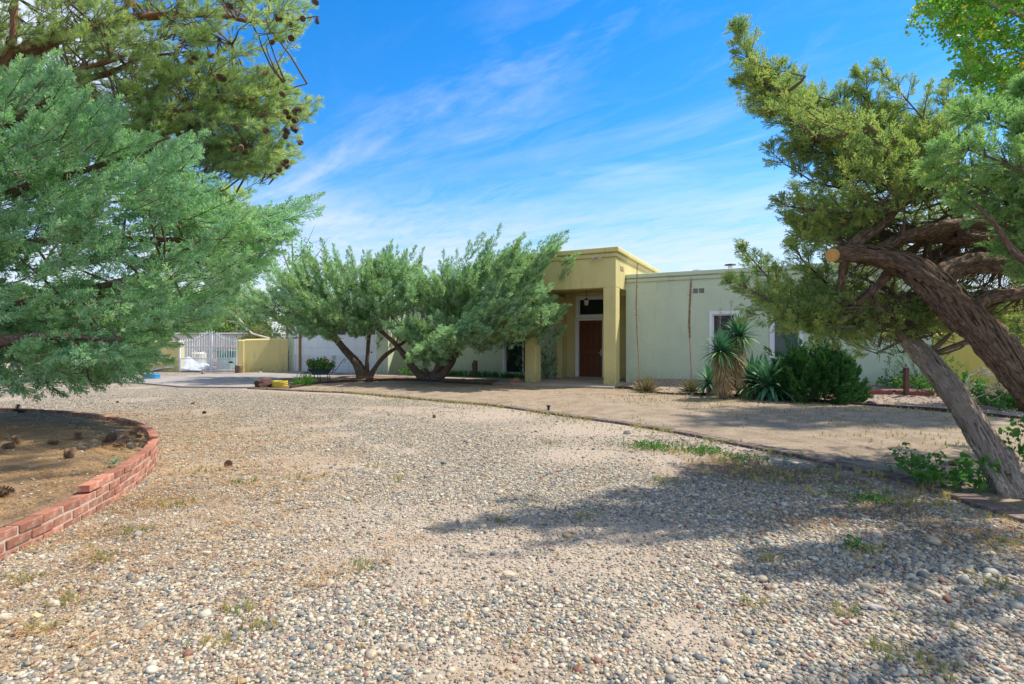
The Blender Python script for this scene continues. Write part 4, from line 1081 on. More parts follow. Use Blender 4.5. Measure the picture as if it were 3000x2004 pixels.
# ---- two middle junipers
A_ = G(1066, 1110); tA_ = Tree('juniper_tree', 'juniper with three dark stems in front of the garage door', loc=A_, group='junipers in front of the house')
ya = A_.y
tA_.trunk([LP([(1066, 1122, ya, .26), (1062, 1098, ya, .20), (1040, 1060, ya, .15), (1010, 1025, ya - .1, .125), (978, 985, ya - .2, .115), (940, 940, ya - .3, .09), (880, 900, ya - .5, .05)]),
           LP([(1072, 1118, ya, .20), (1074, 1080, ya, .085), (1078, 1030, ya + .1, .07), (1082, 970, ya + .2, .065), (1090, 880, ya + .2, .05), (1110, 780, ya + .2, .02)]),
           LP([(1074, 1118, ya, .20), (1095, 1085, ya, .09), (1125, 1045, ya - .1, .075), (1165, 1015, ya - .1, .06), (1215, 980, ya - .1, .05), (1250, 940, ya, .03)])], BARK, flare=1)
polyA = [(672, 885), (740, 850), (790, 800), (850, 775), (900, 745), (945, 735), (985, 740), (1010, 790), (1075, 760), (1130, 735), (1160, 760), (1185, 770), (1230, 770), (1260, 830), (1220, 900), (1160, 915), (1110, 925), (1040, 935), (960, 940), (880, 935), (820, 935), (760, 915), (700, 905)]
hubA = P(1060, 1010, ya)
tA_.fill([(800, 930), (1110, 925), (1110, 972), (960, 985), (830, 972)], (ya - 2.0, ya + .3), 75, P(1060, 960, ya), (.5, .9), .2, 18, .24, .1, .4, .010)
tA_.fill(polyA, (ya - 2.3, ya + 1.8), 350, hubA, (.5, 1.0), .20, 20, .24, .32, .42, .012)
for tp_ in ((940, 700), (975, 716), (905, 742), (1064, 737), (1086, 752), (1124, 733), (1147, 708), (1165, 722), (1191, 731), (1242, 727), (1166, 902), (680, 880), (700, 842), (770, 812), (820, 790), (865, 755), (1020, 770)):
    T = P(*tp_, ya + random.uniform(-1, .6)); h = P((tp_[0] * .75 + 1070 * .25), tp_[1] + 85, ya); d = (T - h).normalized(); L = random.uniform(1.0, 1.5); tA_.plume(T - d * L, T, .16, 34, .05, .22, .014, .03, .1)
    for _ in range(5):
        L2 = random.uniform(.8, 1.3); T2 = T - d * random.uniform(.1, .7) + Vector((random.gauss(0, .42), random.uniform(-1.2, .4), random.gauss(-.18, .22))); d2 = (d + rvec(random) * .22).normalized(); tA_.plume(T2 - d2 * L2, T2, .13, 30, .05, .19, .012, .02, .08)
tA_.done('spray_centre', 3)

B_ = G(1262, 1112); tB_ = Tree('juniper_tree', 'broad juniper with spreading low stems left of the porch', loc=B_, group='junipers in front of the house'); yb = B_.y
tB_.trunk([LP([(1255, 1122, yb, .22), (1228, 1098, yb, .13), (1195, 1055, yb, .105), (1160, 1010, yb, .09), (1128, 980, yb, .07), (1090, 950, yb, .05)]),
           LP([(1262, 1124, yb, .26), (1280, 1095, yb, .20), (1298, 1060, yb, .19), (1305, 1025, yb, .17), (1330, 960, yb, .12), (1390, 860, yb, .07), (1440, 760, yb, .03)]),
           LP([(1270, 1120, yb - .2, .20), (1302, 1092, yb - .3, .12), (1325, 1060, yb - .4, .10), (1342, 1025, yb - .4, .09), (1420, 960, yb - .5, .06), (1540, 900, yb - .6, .03)]),
           LP([(1250, 1110, yb, .10), (1246, 1070, yb + .1, .06), (1235, 1030, yb + .1, .04), (1225, 980, yb + .2, .03)])], BARK, flare=2)
polyB = [(1130, 950), (1180, 960), (1200, 900), (1170, 830), (1230, 780), (1290, 790), (1320, 770), (1350, 790), (1400, 760), (1450, 740), (1480, 720), (1530, 730), (1560, 760), (1600, 740), (1610, 790), (1570, 840), (1590, 860), (1660, 905), (1620, 940), (1570, 975), (1480, 990), (1400, 1025), (1340, 1020), (1270, 1035), (1235, 1030), (1190, 995)]
holeB = [[(1165, 905), (1330, 905), (1330, 960), (1220, 955), (1170, 935)]]
hubB = P(1330, 1010, yb)
tB_.fill(polyB, (yb - 2.3, yb + 1.0), 370, hubB, (.5, 1.0), .20, 20, .24, .32, .42, .012, holeB, .85)
tB_.fill([(1115, 945), (1240, 935), (1310, 1000), (1285, 1035), (1240, 1045), (1190, 1005)], (yb - 2.6, yb - 1.0), 45, P(1290, 960, yb), (.4, .8), .2, 20, .23, .1, .4, .010, conn=.4)
lobeB = [(1400, 900), (1574, 820), (1620, 850), (1655, 900), (1615, 935), (1560, 970), (1450, 985), (1380, 1015), (1300, 1020), (1230, 1030), (1190, 1000), (1230, 990), (1350, 950)]
tB_.fill(lobeB, (yb - 3.7, yb - 2.3), 120, P(1300, 1000, yb - 2.4), (.6, 1.1), .17, 22, .25, .22, .4, .010, conn=.1)
tB_.fill([(1500, 700), (1540, 690), (1600, 730), (1655, 690), (1600, 790), (1560, 860), (1470, 880), (1440, 800)], (yb - 3.7, yb - 2.4), 40, P(1380, 960, yb - 2.4), (.6, 1.1), .16, 22, .25, .25, .3, .010, conn=.1)
for tp_ in ((1312, 760), (1338, 734), (1352, 760), (1378, 707), (1410, 740), (1440, 700), (1466, 661), (1490, 715), (1537, 686), (1520, 715), (1663, 676), (1640, 715), (1619, 833), (1672, 893), (1640, 915), (1574, 830), (1290, 958), (1255, 1045), (1225, 1020), (1590, 770), (1290, 770)):
    T = P(*tp_, yb + (random.uniform(-1.6, -.4) if tp_[0] < 1500 and tp_[1] < 950 else random.uniform(-3.6, -2.6))); h = P((tp_[0] * .6 + 1330 * .4), min(1010, tp_[1] + 120), yb - 1); d = (T - h).normalized(); L = random.uniform(1.0, 1.6); tB_.plume(T - d * L, T, .16, 34, .05, .22, .014, .03, .1)
    for _ in range(5):
        L2 = random.uniform(.8, 1.3); T2 = T - d * random.uniform(.25, .8) + Vector((random.gauss(-.15, .3), random.uniform(-.4, .8), random.gauss(-.18, .2))); d2 = (d + rvec(random) * .22).normalized(); tB_.plume(T2 - d2 * L2, T2, .13, 30, .05, .19, .012, .02, .08)
tB_.done('spray_centre', 4)

# ---- big juniper at the left
J0 = Vector((-8.4, 7.2, .2)); tJ = Tree('juniper_tree', 'large blue green juniper with frosty berries hanging over the planter', loc=J0, group=None)
yj = 7.6
tJ.trunk([[(-8.4, 7.2, .1, .30), (-8.3, 7.2, 1.0, .22), (-8.2, 7.3, 2.2, .18), (-8.1, 7.4, 3.8, .13), (-7.9, 7.5, 5.4, .05)],
          [(-8.35, 7.2, .9, .13), *LP([(-120, 940, 7.4, .11), (120, 880, 7.4, .07), (330, 830, 7.4, .04), (480, 780, 7.5, .02)])],
          [(-8.2, 7.3, 1.9, .12), *LP([(-100, 800, 7.6, .10), (30, 735, 7.8, .08), (180, 700, 7.9, .06), (420, 700, 8.0, .045), (650, 700, 8.1, .025), (800, 640, 8.1, .012)])],
          [(-8.2, 7.3, 2.8, .10), *LP([(-80, 600, 7.4, .08), (120, 540, 7.4, .06), (330, 470, 7.5, .03), (500, 400, 7.6, .012)])],
          [(-8.1, 7.4, 3.6, .09), *LP([(-80, 420, 7.5, .07), (80, 330, 7.5, .045), (220, 240, 7.5, .02)])],
          [(-8.3, 7.1, 1.1, .10), *LP([(-60, 1010, 6.9, .08), (150, 985, 6.8, .05), (350, 1000, 6.8, .02)])],
          LP([(430, 700, 8.0, .04), (560, 760, 8.2, .03), (700, 800, 8.4, .012)])], BARK)
polyJ = [(-260, 150), (150, 175), (210, 210), (330, 290), (400, 360), (480, 400), (590, 400), (625, 480), (640, 560), (660, 620), (740, 610), (820, 610), (900, 610), (880, 670), (830, 720), (800, 800), (740, 850), (680, 900), (600, 960), (530, 985), (480, 1060), (420, 1090), (330, 1115), (270, 1115), (180, 1140), (90, 1120), (-260, 1130)]
holeJ = [[(0, 650), (120, 640), (300, 700), (330, 790), (200, 850), (0, 860)], [(0, 0), (400, 0), (400, 200), (250, 200), (0, 150)]]
tJ.fill(polyJ, (6.4, 9.0), 900, (-8.6, 7.4, 2.2), (.4, .8), .20, 17, .19, .18, .42, .008, holeJ, .62, .04, .12)
for tp_ in ((940, 572), (905, 590), (935, 610), (880, 600), (860, 640), (170, 155), (60, 175), (200, 205), (345, 285), (330, 330), (600, 395), (560, 400), (620, 520), (640, 540), (800, 790), (840, 700), (690, 880), (640, 950), (560, 970), (520, 1010), (500, 1055), (430, 1085), (400, 1110), (290, 1130), (240, 1140), (180, 1150), (100, 1158), (60, 1135), (10, 1120), (345, 1110), (740, 560), (700, 600), (560, 890)):
    T = P(*tp_, random.uniform(7.0, 8.0)); d = (T - Vector((-8.4, 7.4, 2.0))).normalized(); d = (d + Vector((0, 0, .12))).normalized(); L = random.uniform(.7, 1.1)
    if tp_[1] > 1050: d = (d + Vector((0, 0, -.25))).normalized(); L = .55
    tJ.plume(T - d * L, T, .14, 24, .05, .2, .009, .03, .05)
tJ.done('spray_left', 5)

# ---- pine at the left, above the juniper
K0 = Vector((-11.2, 9.2, .2)); tP = Tree('pine_tree', 'tall pine with many cones reaching over the drive from the left', loc=K0)
yp = 9.6
pine_limbs = [LP([(-260, 300, 9.4, .15), (-60, 260, 9.5, .13), (60, 160, 9.5, .11), (200, 100, 9.6, .09), (370, 55, 9.6, .075), (600, 42, 9.6, .05), (780, 68, 9.6, .025), (935, 47, 9.6, .008)]),
              LP([(-260, 420, 9.3, .15), (-60, 300, 9.3, .12), (30, 140, 9.3, .06), (42, 40, 9.3, .05), (45, -60, 9.3, .04)]),
              LP([(-260, 330, 9.8, .15), (-20, 270, 9.8, .12), (90, 255, 9.8, .10), (200, 240, 9.8, .07), (330, 210, 9.9, .05), (420, 170, 10, .03), (560, 150, 10, .015)]),
              LP([(-260, 340, 9.0, .14), (0, 330, 9.0, .11), (160, 315, 9.1, .09), (280, 300, 9.2, .075), (360, 330, 9.3, .06), (470, 345, 9.4, .05), (600, 300, 9.5, .035), (700, 295, 9.5, .028), (790, 275, 9.5, .018), (900, 245, 9.5, .008)]),
              LP([(330, 325, 9.3, .05), (420, 390, 9.5, .04), (560, 370, 9.6, .035), (650, 345, 9.6, .03), (760, 335, 9.6, .02), (860, 345, 9.6, .012), (890, 330, 9.6, .006)]),
              LP([(560, 370, 9.6, .03), (640, 400, 9.7, .022), (720, 430, 9.7, .015), (790, 470, 9.7, .01), (830, 490, 9.7, .005)]),
              LP([(140, 225, 9.5, .03), (230, 200, 9.4, .028), (300, 190, 9.3, .02), (400, 150, 9.3, .012)]),
              LP([(150, 215, 9.2, .035), (260, 195, 9.2, .03), (330, 170, 9.2, .02), (390, 155, 9.2, .01)]),
              LP([(440, 52, 9.6, .035), (435, 10, 9.6, .03), (470, -60, 9.6, .02)]), LP([(400, 52, 9.6, .035), (390, 0, 9.6, .03), (380, -60, 9.6, .02)]),
              LP([(520, 70, 9.6, .03), (600, 90, 9.6, .02), (680, 130, 9.6, .006)])]
tP.trunk([[(-11.2, 9.2, .1, .30), (-11.2, 9.2, 2.5, .26), (-11.1, 9.2, 5.0, .22), (-11, 9.1, 8, .16), (-10.9, 9, 11, .08)], [(-11.0, 9.1, 6.5, .12), (-8, 8.2, 7.6, .09), (-5, 7.2, 7.8, .06), (-1.4, 6.0, 7.6, .02)], *pine_limbs], PINEB, sides=20, step=.06, ridge=.1)  # second limb is an unseen addition that carries the shading boughs
p1 = [(-200, -80), (300, -200), (700, -120), (900, -60), (962, 5), (950, 30), (900, 60), (870, 115), (800, 130), (790, 160), (740, 185), (690, 165), (620, 120), (560, 200), (480, 220), (400, 130), (250, 130), (60, 130), (-200, 160)]
p2 = [(500, 190), (600, 140), (690, 190), (740, 200), (800, 195), (850, 165), (865, 240), (940, 262), (925, 330), (885, 370), (880, 440), (870, 480), (800, 510), (720, 500), (650, 520), (620, 470), (590, 420), (480, 380), (430, 300)]
p3 = [(0, 120), (200, 60), (480, 60), (520, 200), (480, 330), (560, 400), (620, 500), (620, 620), (560, 690), (470, 560), (200, 300), (0, 300)]
p4 = [(560, 560), (650, 560), (690, 620), (700, 700), (640, 760), (560, 700)]
hubP = Vector((-11, 9.2, 4.6))
kw = dict(tw=.007, jit=.55, up=.30, sag=.03)
tP.fill(p1, (8.6, 10.8), 240, hubP, (.4, .8), .22, 9, .24, conn=.8, **kw)
tP.fill(p2, (8.8, 10.4), 280, hubP, (.4, .75), .22, 9, .24, conn=.7, **kw)
tP.fill(p3, (8.8, 10.6), 220, hubP, (.4, .8), .22, 8, .24, conn=.9, **kw)
tP.fill(p4, (9.2, 10.6), 70, hubP, (.4, .7), .22, 10, .24, conn=.1, **kw)
# boughs added outside the frame to cast shade on the planter
for k in range(820):
    T = Vector((random.uniform(-13, -5.0), random.uniform(4.5, 12), random.uniform(7.2, 11))); d = ((T - Vector((-11, 9.2, 6))).normalized() + Vector((0, 0, .3))).normalized()
    if k % 3 == 0 and random.random() < .7: continue
    if k % 3: T.x = random.uniform(-5, -.4); T.y = random.uniform(4.4, 7.4); T.z = random.uniform(6.3, 8.0)
    px = 1500 + F * T.x / T.y; py = 1002 - F * (T.z - H) / T.y
    if py > -230: continue
    tP.plume(T - d * .8, T, .2, 8, .1, .27, .01)
for k in range(240):                       # bare twigs
    px, py = random.uniform(-50, 760), random.uniform(0, 460)
    if px > 560 and py < 200: continue
    a = P(px, py, random.uniform(9, 10.2)); b = min(tP.limbs, key=lambda q: (q - a).length); m_ = (a + b) / 2 + rvec(random) * .15
    tP.tw.tube([b, m_, a, a + rvec(random) * .2 + (a - b) * .15], [.010, .007, .004, .002], 4, False)
    for _ in range(3): e = a + rvec(random) * .28; tP.tw.tube([m_.lerp(a, random.random()), e], [.004, .0015], 3, False)
tP.done('pine', 6, foliage_name='needles')

def cone_mesh(seed, m_, open_=1.0):
    r = random.Random(seed); mb = MB(); mb.tube([(0, 0, .02), (0, 0, .5), (0, 0, .95)], [.12, .18, .03], 6)
    n = 80
    for i in range(n):
        t = i / n; a = i * 2.39996; z = .04 + .9 * t; rr = .36 * math.sin(PI * (.18 + .78 * (1 - t))) ** .7 + .06; el = math.radians(-10 + 65 * t)
        d = Vector((math.cos(a) * math.cos(el), math.sin(a) * math.cos(el), math.sin(el))); s = Vector((-math.sin(a), math.cos(a), 0)); p = Vector((math.cos(a), math.sin(a), 0)) * .12 + Vector((0, 0, z - .05))
        e = p + d * rr * open_ * .95; w_ = .125 * (1 - .4 * t); nn_ = d.cross(s)
        mb.add([p - s * .03, p + s * .03, e + s * w_, e - s * w_, e + nn_ * -.05 + d * .03], [(0, 1, 2, 3), (3, 2, 4), (2, 3, 4)])
    return mb.mesh('cone', m_)
cones = [cone_mesh(1, 'cone_brown'), cone_mesh(2, 'cone_brown', 1.1), cone_mesh(3, 'cone_grey', .85)]
for (px, py) in ((807, 42), (825, 53), (888, 52), (928, 50), (855, 70), (818, 112), (851, 113), (793, 126), (553, 174), (580, 172), (612, 165), (660, 232), (729, 290), (821, 272), (833, 325), (860, 320), (882, 322), (840, 345), (870, 350), (857, 368), (835, 380), (835, 396), (773, 382), (686, 370), (873, 378), (876, 420), (728, 420), (708, 425), (684, 442), (712, 448), (828, 473), (843, 472), (850, 485), (813, 500), (917, 3), (665, 15)):
    big = .125 if (px, py) == (660, 232) else random.uniform(.075, .095); wp = P(px, py, random.uniform(8.45, 8.8)); o = link('pine_cone', cones[random.randrange(2)], tP.t, wp - K0); o.scale = (big,) * 3
    o.rotation_euler = (random.uniform(1.2, 2.8), random.uniform(-.8, .8), random.uniform(0, 6))

# ---- leaning junipers at the right
yr = 5.0
R0 = G(2965, 1452); tR = Tree('juniper_tree', 'leaning juniper with grey shaggy trunk at the end of the brick edging', loc=R0, group='leaning junipers at the right')
tR.trunk([LP([(3010, 1500, 4.75, .26), (2975, 1425, 4.8, .155), (2925, 1350, 4.9, .118), (2872, 1270, 5.0, .103), (2820, 1190, 5.1, .096), (2762, 1110, 5.25, .092), (2705, 1045, 5.4, .087), (2655, 990, 5.5, .074), (2625, 930, 5.6, .07), (2640, 860, 5.7, .05)]),
          LP([(3090, 1500, 4.7, .22), (3020, 1450, 4.75, .16), (2960, 1400, 4.85, .08)]),
          LP([(2640, 960, 5.5, .05), (2600, 945, 5.5, .04), (2528, 958, 5.4, .035), (2424, 950, 5.4, .025), (2350, 910, 5.4, .018)])], BARK2, flare=1, ridge=.34, step=.03, sides=36)
polyL = [(2215, 860), (2300, 830), (2400, 830), (2520, 860), (2640, 880), (2800, 890), (3050, 900), (3050, 960), (2900, 950), (2760, 960), (2680, 960), (2600, 950), (2540, 975), (2480, 1000), (2420, 985), (2360, 970), (2300, 950), (2240, 930)]
hubR = P(2680, 940, 5.5)
tR.fill(polyL, (5.2, 6.6), 170, hubR, (.35, .7), .24, 11, .17, .05, .5, .006, conn=.7)
tR.plume_limb([P(2470, 930, 5.5), P(2348, 905, 5.5), P(2295, 856, 5.5), P(2230, 790, 5.5), P(2162, 712, 5.5)], n=38, side=.36, spr=.14, t0=.02, dens=12)
tR.plume_limb([P(2470, 945, 5.2), P(2350, 930, 5.2), P(2260, 880, 5.2), P(2190, 845, 5.2), P(2124, 812, 5.2)], n=38, side=.32, spr=.14, t0=.02, dens=12)
tR.plume_limb([P(2500, 900, 5.8), P(2420, 830, 5.8), P(2350, 760, 5.8), P(2315, 712, 5.8)], n=26, side=.36, spr=.14, t0=.02, dens=12)
for tp_ in ((2170, 905), (2175, 935), (2230, 950), (2300, 965), (2385, 985), (2440, 1010), (2480, 985), (2520, 990), (2560, 960)):
    T = P(*tp_, 5.3); h = P(tp_[0] * .5 + 2500 * .5, tp_[1] - 40, 5.4); d = (T - h).normalized(); tR.plume(T - d * .5, T, .12, 18, .05, .14, .006, 0, 0)
for k in range(26):                        # brown dead spray near the bend
    T = P(2590 + random.uniform(-18, 30), 1000 + random.uniform(-60, 50), 5.3)
    tR.tw.tube([T, T + Vector((random.uniform(-.06, .03), 0, -random.uniform(.05, .15)))], [.004, .001], 3, False)
tR.done('spray_right', 7)

R2 = Vector((6.0, 4.55, 0)); tS = Tree('juniper_tree', 'big leaning juniper with a sawn limb end and shaggy brown trunk', loc=R2, group='leaning junipers at the right')
mainL = LP([(3370, 1520, 4.45, .26), (3250, 1400, 4.5, .17), (3120, 1250, 4.55, .150), (3000, 1115, 4.6, .128), (2900, 995, 4.65, .126), (2820, 915, 4.7, .132), (2735, 830, 4.75, .122), (2650, 775, 4.82, .105), (2560, 750, 4.85, .083), (2490, 744, 4.78, .070), (2440, 748, 4.66, .062)])
tS.trunk([mainL,
          LP([(2740, 850, 4.78, .11), (2765, 805, 4.8, .095), (2830, 772, 4.85, .085), (2921, 776, 4.9, .08), (3050, 795, 4.9, .06), (3200, 760, 4.9, .04)]),
          LP([(2835, 905, 4.85, .08), (2870, 880, 4.9, .06), (2901, 868, 4.95, .055), (3000, 862, 5.0, .05), (3150, 850, 5.0, .03)]),
          LP([(2490, 735, 4.95, .07), (2515, 700, 4.95, .06), (2557, 678, 4.95, .055), (2605, 630, 5.0, .052), (2632, 600, 5.0, .05), (2645, 572, 5.0, .048), (2618, 536, 5.0, .04), (2524, 518, 5.0, .03), (2448, 469, 5.0, .024), (2377, 402, 5.0, .019), (2314, 335, 5.0, .015), (2270, 277, 5.0, .012), (2220, 214, 5.0, .009), (2176, 134, 5.0, .005)]),
          LP([(2645, 580, 5.0, .04), (2700, 560, 5.05, .035), (2760, 540, 5.1, .03), (2814, 527, 5.2, .03), (2900, 540, 5.2, .02)]),
          LP([(2640, 590, 5.0, .03), (2600, 594, 5.0, .025), (2560, 622, 5.0, .022), (2502, 638, 5.0, .018), (2412, 620, 5.0, .012), (2301, 603, 5.0, .007), (2274, 585, 5.0, .003)]),
          LP([(2560, 745, 4.9, .06), (2640, 700, 4.9, .05), (2760, 665, 4.95, .055), (2860, 655, 5.0, .05), (2980, 680, 5.0, .05), (3100, 690, 5.0, .03)]),
          LP([(2610, 740, 5.2, .06), (2640, 700, 5.2, .055), (2720, 690, 5.25, .06), (2820, 700, 5.3, .06), (2960, 700, 5.3, .04)]),
          LP([(2820, 690, 5.2, .05), (2800, 620, 5.2, .05), (2790, 560, 5.2, .045), (2800, 480, 5.2, .03), (2790, 380, 5.2, .015)]),
          LP([(2474, 760, 5.1, .035), (2462, 830, 5.2, .03), (2445, 895, 5.3, .02)]),
          LP([(2610, 790, 5.0, .045), (2560, 850, 5.1, .035), (2500, 895, 5.2, .025), (2465, 925, 5.3, .015)]),
          LP([(2470, 720, 5.05, .035), (2450, 700, 5.05, .03), (2433, 678, 5.05, .018)])], BARK, ridge=.34, step=.03, sides=36)
ce = Vector(mainL[-1][:3]); cdn = (Vector(mainL[-1][:3]) - Vector(mainL[-2][:3])).normalized()
v, f = tube([ce - R2 + cdn * .0, ce - R2 + cdn * .02], [.060, .056], 18); link('sawn_end', MB().add(v, f).mesh('sawn_end', 'cut_wood'), tS.t, label='fresh orange saw cut at the limb end')
hubS = P(2720, 640, 5.1)
u1 = [(2160, 130), (2200, 160), (2240, 215), (2290, 240), (2330, 280), (2400, 300), (2450, 300), (2510, 290), (2560, 300), (2620, 360), (2700, 340), (2760, 330), (2810, 420), (2830, 500), (2700, 540), (2640, 520), (2540, 510), (2440, 490), (2360, 430), (2280, 360), (2220, 300), (2180, 230)]
u2 = [(2290, 600), (2330, 560), (2440, 540), (2540, 560), (2600, 620), (2540, 680), (2460, 700), (2400, 730), (2340, 690)]
tS.fill(u1, (4.4, 5.8), 150, hubS, (.3, .6), .28, 10, .15, .2, .5, .006, conn=.5)
tS.fill(u2, (5.2, 6.4), 60, hubS, (.3, .6), .26, 12, .16, .2, .5, .006, conn=.4)
tS.plume_limb([P(2524, 518, 5), P(2448, 469, 5), P(2377, 402, 5), P(2314, 335, 5), P(2270, 277, 5), P(2220, 214, 5), P(2176, 134, 5), P(2160, 66, 5)], n=80, side=.38, spr=.14, t0=.0, up=.1)
for pts in (((2420, 430), (2390, 330), (2330, 215)), ((2330, 350), (2290, 300), (2272, 180)), ((2300, 330), (2230, 300), (2165, 215)), ((2440, 420), (2450, 340), (2490, 252)), ((2590, 440), (2560, 330), (2515, 200)),
            ((2770, 420), (2680, 320), (2562, 185)), ((2560, 420), (2600, 330), (2610, 290)), ((2500, 560), (2350, 520), (2242, 428)), ((2640, 480), (2690, 420), (2700, 330)), ((2820, 470), (2790, 350), (2775, 250)), ((2600, 610), (2400, 625), (2272, 585)), ((2480, 660), (2360, 690), (2290, 630)), ((2700, 520), (2640, 420), (2655, 350))):
    yy = random.uniform(4.8, 5.2)
    tS.plume_limb([P(a, b, yy + .06 * i_) for i_, (a, b) in enumerate(pts)], n=22, side=.30, spr=.13, t0=.02, up=.15, tw=.012, dens=12)
# darker twiggy inside
u3 = [(2480, 560), (2700, 540), (2900, 520), (3150, 560), (3150, 880), (2900, 860), (2700, 840), (2560, 880), (2480, 860), (2420, 800), (2500, 700)]
tS.fill(u3, (5.6, 7.6), 150, P(2900, 760, 6.0), (.35, .6), .26, 10, .17, .1, .6, .006, conn=.6)
for k in range(420):
    px, py = random.uniform(2450, 3000), random.uniform(560, 940); a = P(px, py, random.uniform(5.0, 6.4)); b = min(tS.limbs, key=lambda q: (q - a).length)
    if (a - b).length > 1.2: b = a + rvec(random) * .4
    m_ = (a + b) / 2 + rvec(random) * .10; tS.tw.tube([b, m_, a, a + (a - b) * .25 + rvec(random) * .08], [.008, .006, .004, .001], 4, False)
    for _ in range(3): s0 = m_.lerp(a, random.random()); tS.tw.tube([s0, s0 + rvec(random) * .16], [.003, .001], 3, False)
tS.done('spray_right', 8)
# peeling bark strips on both trunks
def strips(tree, limb, n, seed):
    r = random.Random(seed); q = catmull(limb, .03); fr = frames(q); mb = MB()
    for _ in range(n):
        i = r.randrange(2, len(fr) - 12); a = r.uniform(0, 2 * PI); L = r.randrange(3, 9); w_ = r.uniform(.006, .018); lift = r.uniform(.0, .02)
        pts = []
        for k in range(L):
            p, t, u_, v_ = fr[i + k]; aa = a + k * .03; rr = q[i + k][3] * (1.03) + lift * (k / L) ** 2 * r.uniform(.8, 1.4); n_ = u_ * math.cos(aa) + v_ * math.sin(aa); s_v = t.cross(n_); pts.append((p + n_ * rr - tree.loc, s_v))
        V = [];
        for k, (p, s_v) in enumerate(pts): ww = w_ * (1 - .8 * k / L); V += [p - s_v * ww, p + s_v * ww]
        mb.add(V, [(2 * k, 2 * k + 1, 2 * k + 3, 2 * k + 2) for k in range(L - 1)])
    link('bark_strips', mb.mesh('bark_strips', 'dead_twig' if seed == 1 else 'brown_trunk'), tree.t, kind='stuff')
strips(tR, LP([(2975, 1425, 4.8, .155), (2925, 1350, 4.9, .118), (2872, 1270, 5.0, .103), (2820, 1190, 5.1, .096), (2762, 1110, 5.25, .092), (2705, 1045, 5.4, .087), (2655, 990, 5.5, .074)]), 420, 1)
strips(tS, mainL[1:], 700, 2)

# near bright juniper boughs coming in from the right
tN = Tree('juniper_tree', 'pale green juniper boughs reaching in from the right edge', loc=Vector((5.6, 3.6, 0)), group=None)
tN.trunk([[(5.6, 3.6, -.05, .2), (5.5, 3.6, 1.2, .16), (5.3, 3.6, 2.4, .12), (5.0, 3.7, 3.6, .06), (4.8, 3.7, 4.6, .02)], [(5.4, 3.6, 1.8, .06), (4.6, 3.7, 2.2, .04), *LP([(3050, 780, 3.8, .03), (2900, 640, 3.8, .014), (2850, 590, 3.8, .006)])]], BARK, sides=18)
for pts in (((3150, 450), (2990, 370), (2880, 330), (2790, 322)), ((3150, 560), (2950, 480), (2840, 440), (2735, 425)), ((3150, 700), (2950, 600), (2850, 540), (2700, 480)), ((3150, 800), (3000, 700), (2900, 640), (2770, 560)), ((3200, 360), (3060, 290), (2985, 240)),
            ((3150, 480), (3000, 400), (2900, 350), (2790, 330)), ((3150, 640), (3040, 560), (2960, 520), (2880, 500)), ((3180, 860), (3060, 780), (2960, 740), (2880, 720)), ((3150, 440), (3060, 330), (2990, 240)), ((3200, 760), (3050, 660), (2980, 600))):
    yy = random.uniform(3.7, 4.2)
    tN.plume_limb([P(a, b, yy + .05 * i_) for i_, (a, b) in enumerate(pts)], n=34, side=.28, spr=.13, t0=.02, up=.05, tw=.012, dens=11)
tN.fill([(2860, 440), (3100, 360), (3200, 760), (2980, 700), (2900, 600), (2840, 520)], (4.0, 5.2), 60, P(3250, 700, 4.4), (.3, .6), .24, 10, .14, .10, .4, .006, conn=0)
for k in range(230):
    T = Vector((random.uniform(2.6, 6.6), random.uniform(1.9, 4.7), random.uniform(2.3, 5.0)))
    if 1500 + F * T.x / T.y < 3080: continue
    d = ((T - Vector((5.4, 3.6, 2.2))).normalized() + Vector((0, 0, .3))).normalized(); tN.plume(T - d * .45, T, .15, 12, .05, .17, .007)
tN.done('spray_near', 9)

# ---- cottonwood at the upper right
tC = Tree('cottonwood_tree', 'cottonwood with bright green and yellow leaves in the upper right corner', loc=Vector((15.5, 12.5, 0)))
tC.trunk([[(15.5, 12.5, -.1, .35), (15.3, 12.4, 3, .28), (14.9, 12.2, 6, .22), (14.2, 12, 10, .12), (14, 12, 14, .05)], [(15, 12.2, 5.6, .12), (13, 11.6, 7.2, .08), (11, 11.2, 8.2, .05), (9.3, 11, 8.6, .02)], [(14.8, 12.2, 6.4, .10), (12.6, 12, 6.6, .06), (11.4, 11.6, 6.2, .03)]], BARK2, sides=16, step=.1)
polyC = [(2640, -40), (2700, -160), (3300, -200), (3300, 420), (3000, 330), (2900, 325), (2850, 300), (2850, 250), (2790, 240), (2830, 190), (2780, 150), (2760, 90), (2700, 60), (2680, 30)]
tC.fill(polyC, (10.5, 13.5), 420, (15, 12, 7), (.4, .9), .3, 8, .36, .1, .6, .008, conn=.05)
for (a, b) in ((2650, 72), (2665, 85), (2690, 90), (2710, 80), (2700, 30), (2760, 110), (2775, 100), (2785, 150), (2790, 165), (2750, 240), (2760, 235), (2745, 265), (2830, 300), (2860, 310), (2880, 320), (2800, 230)):
    tC.sprays(P(a, b, 11.3), rvec(random), .34)
tC.done('cotton', 10, foliage_name='leaves')

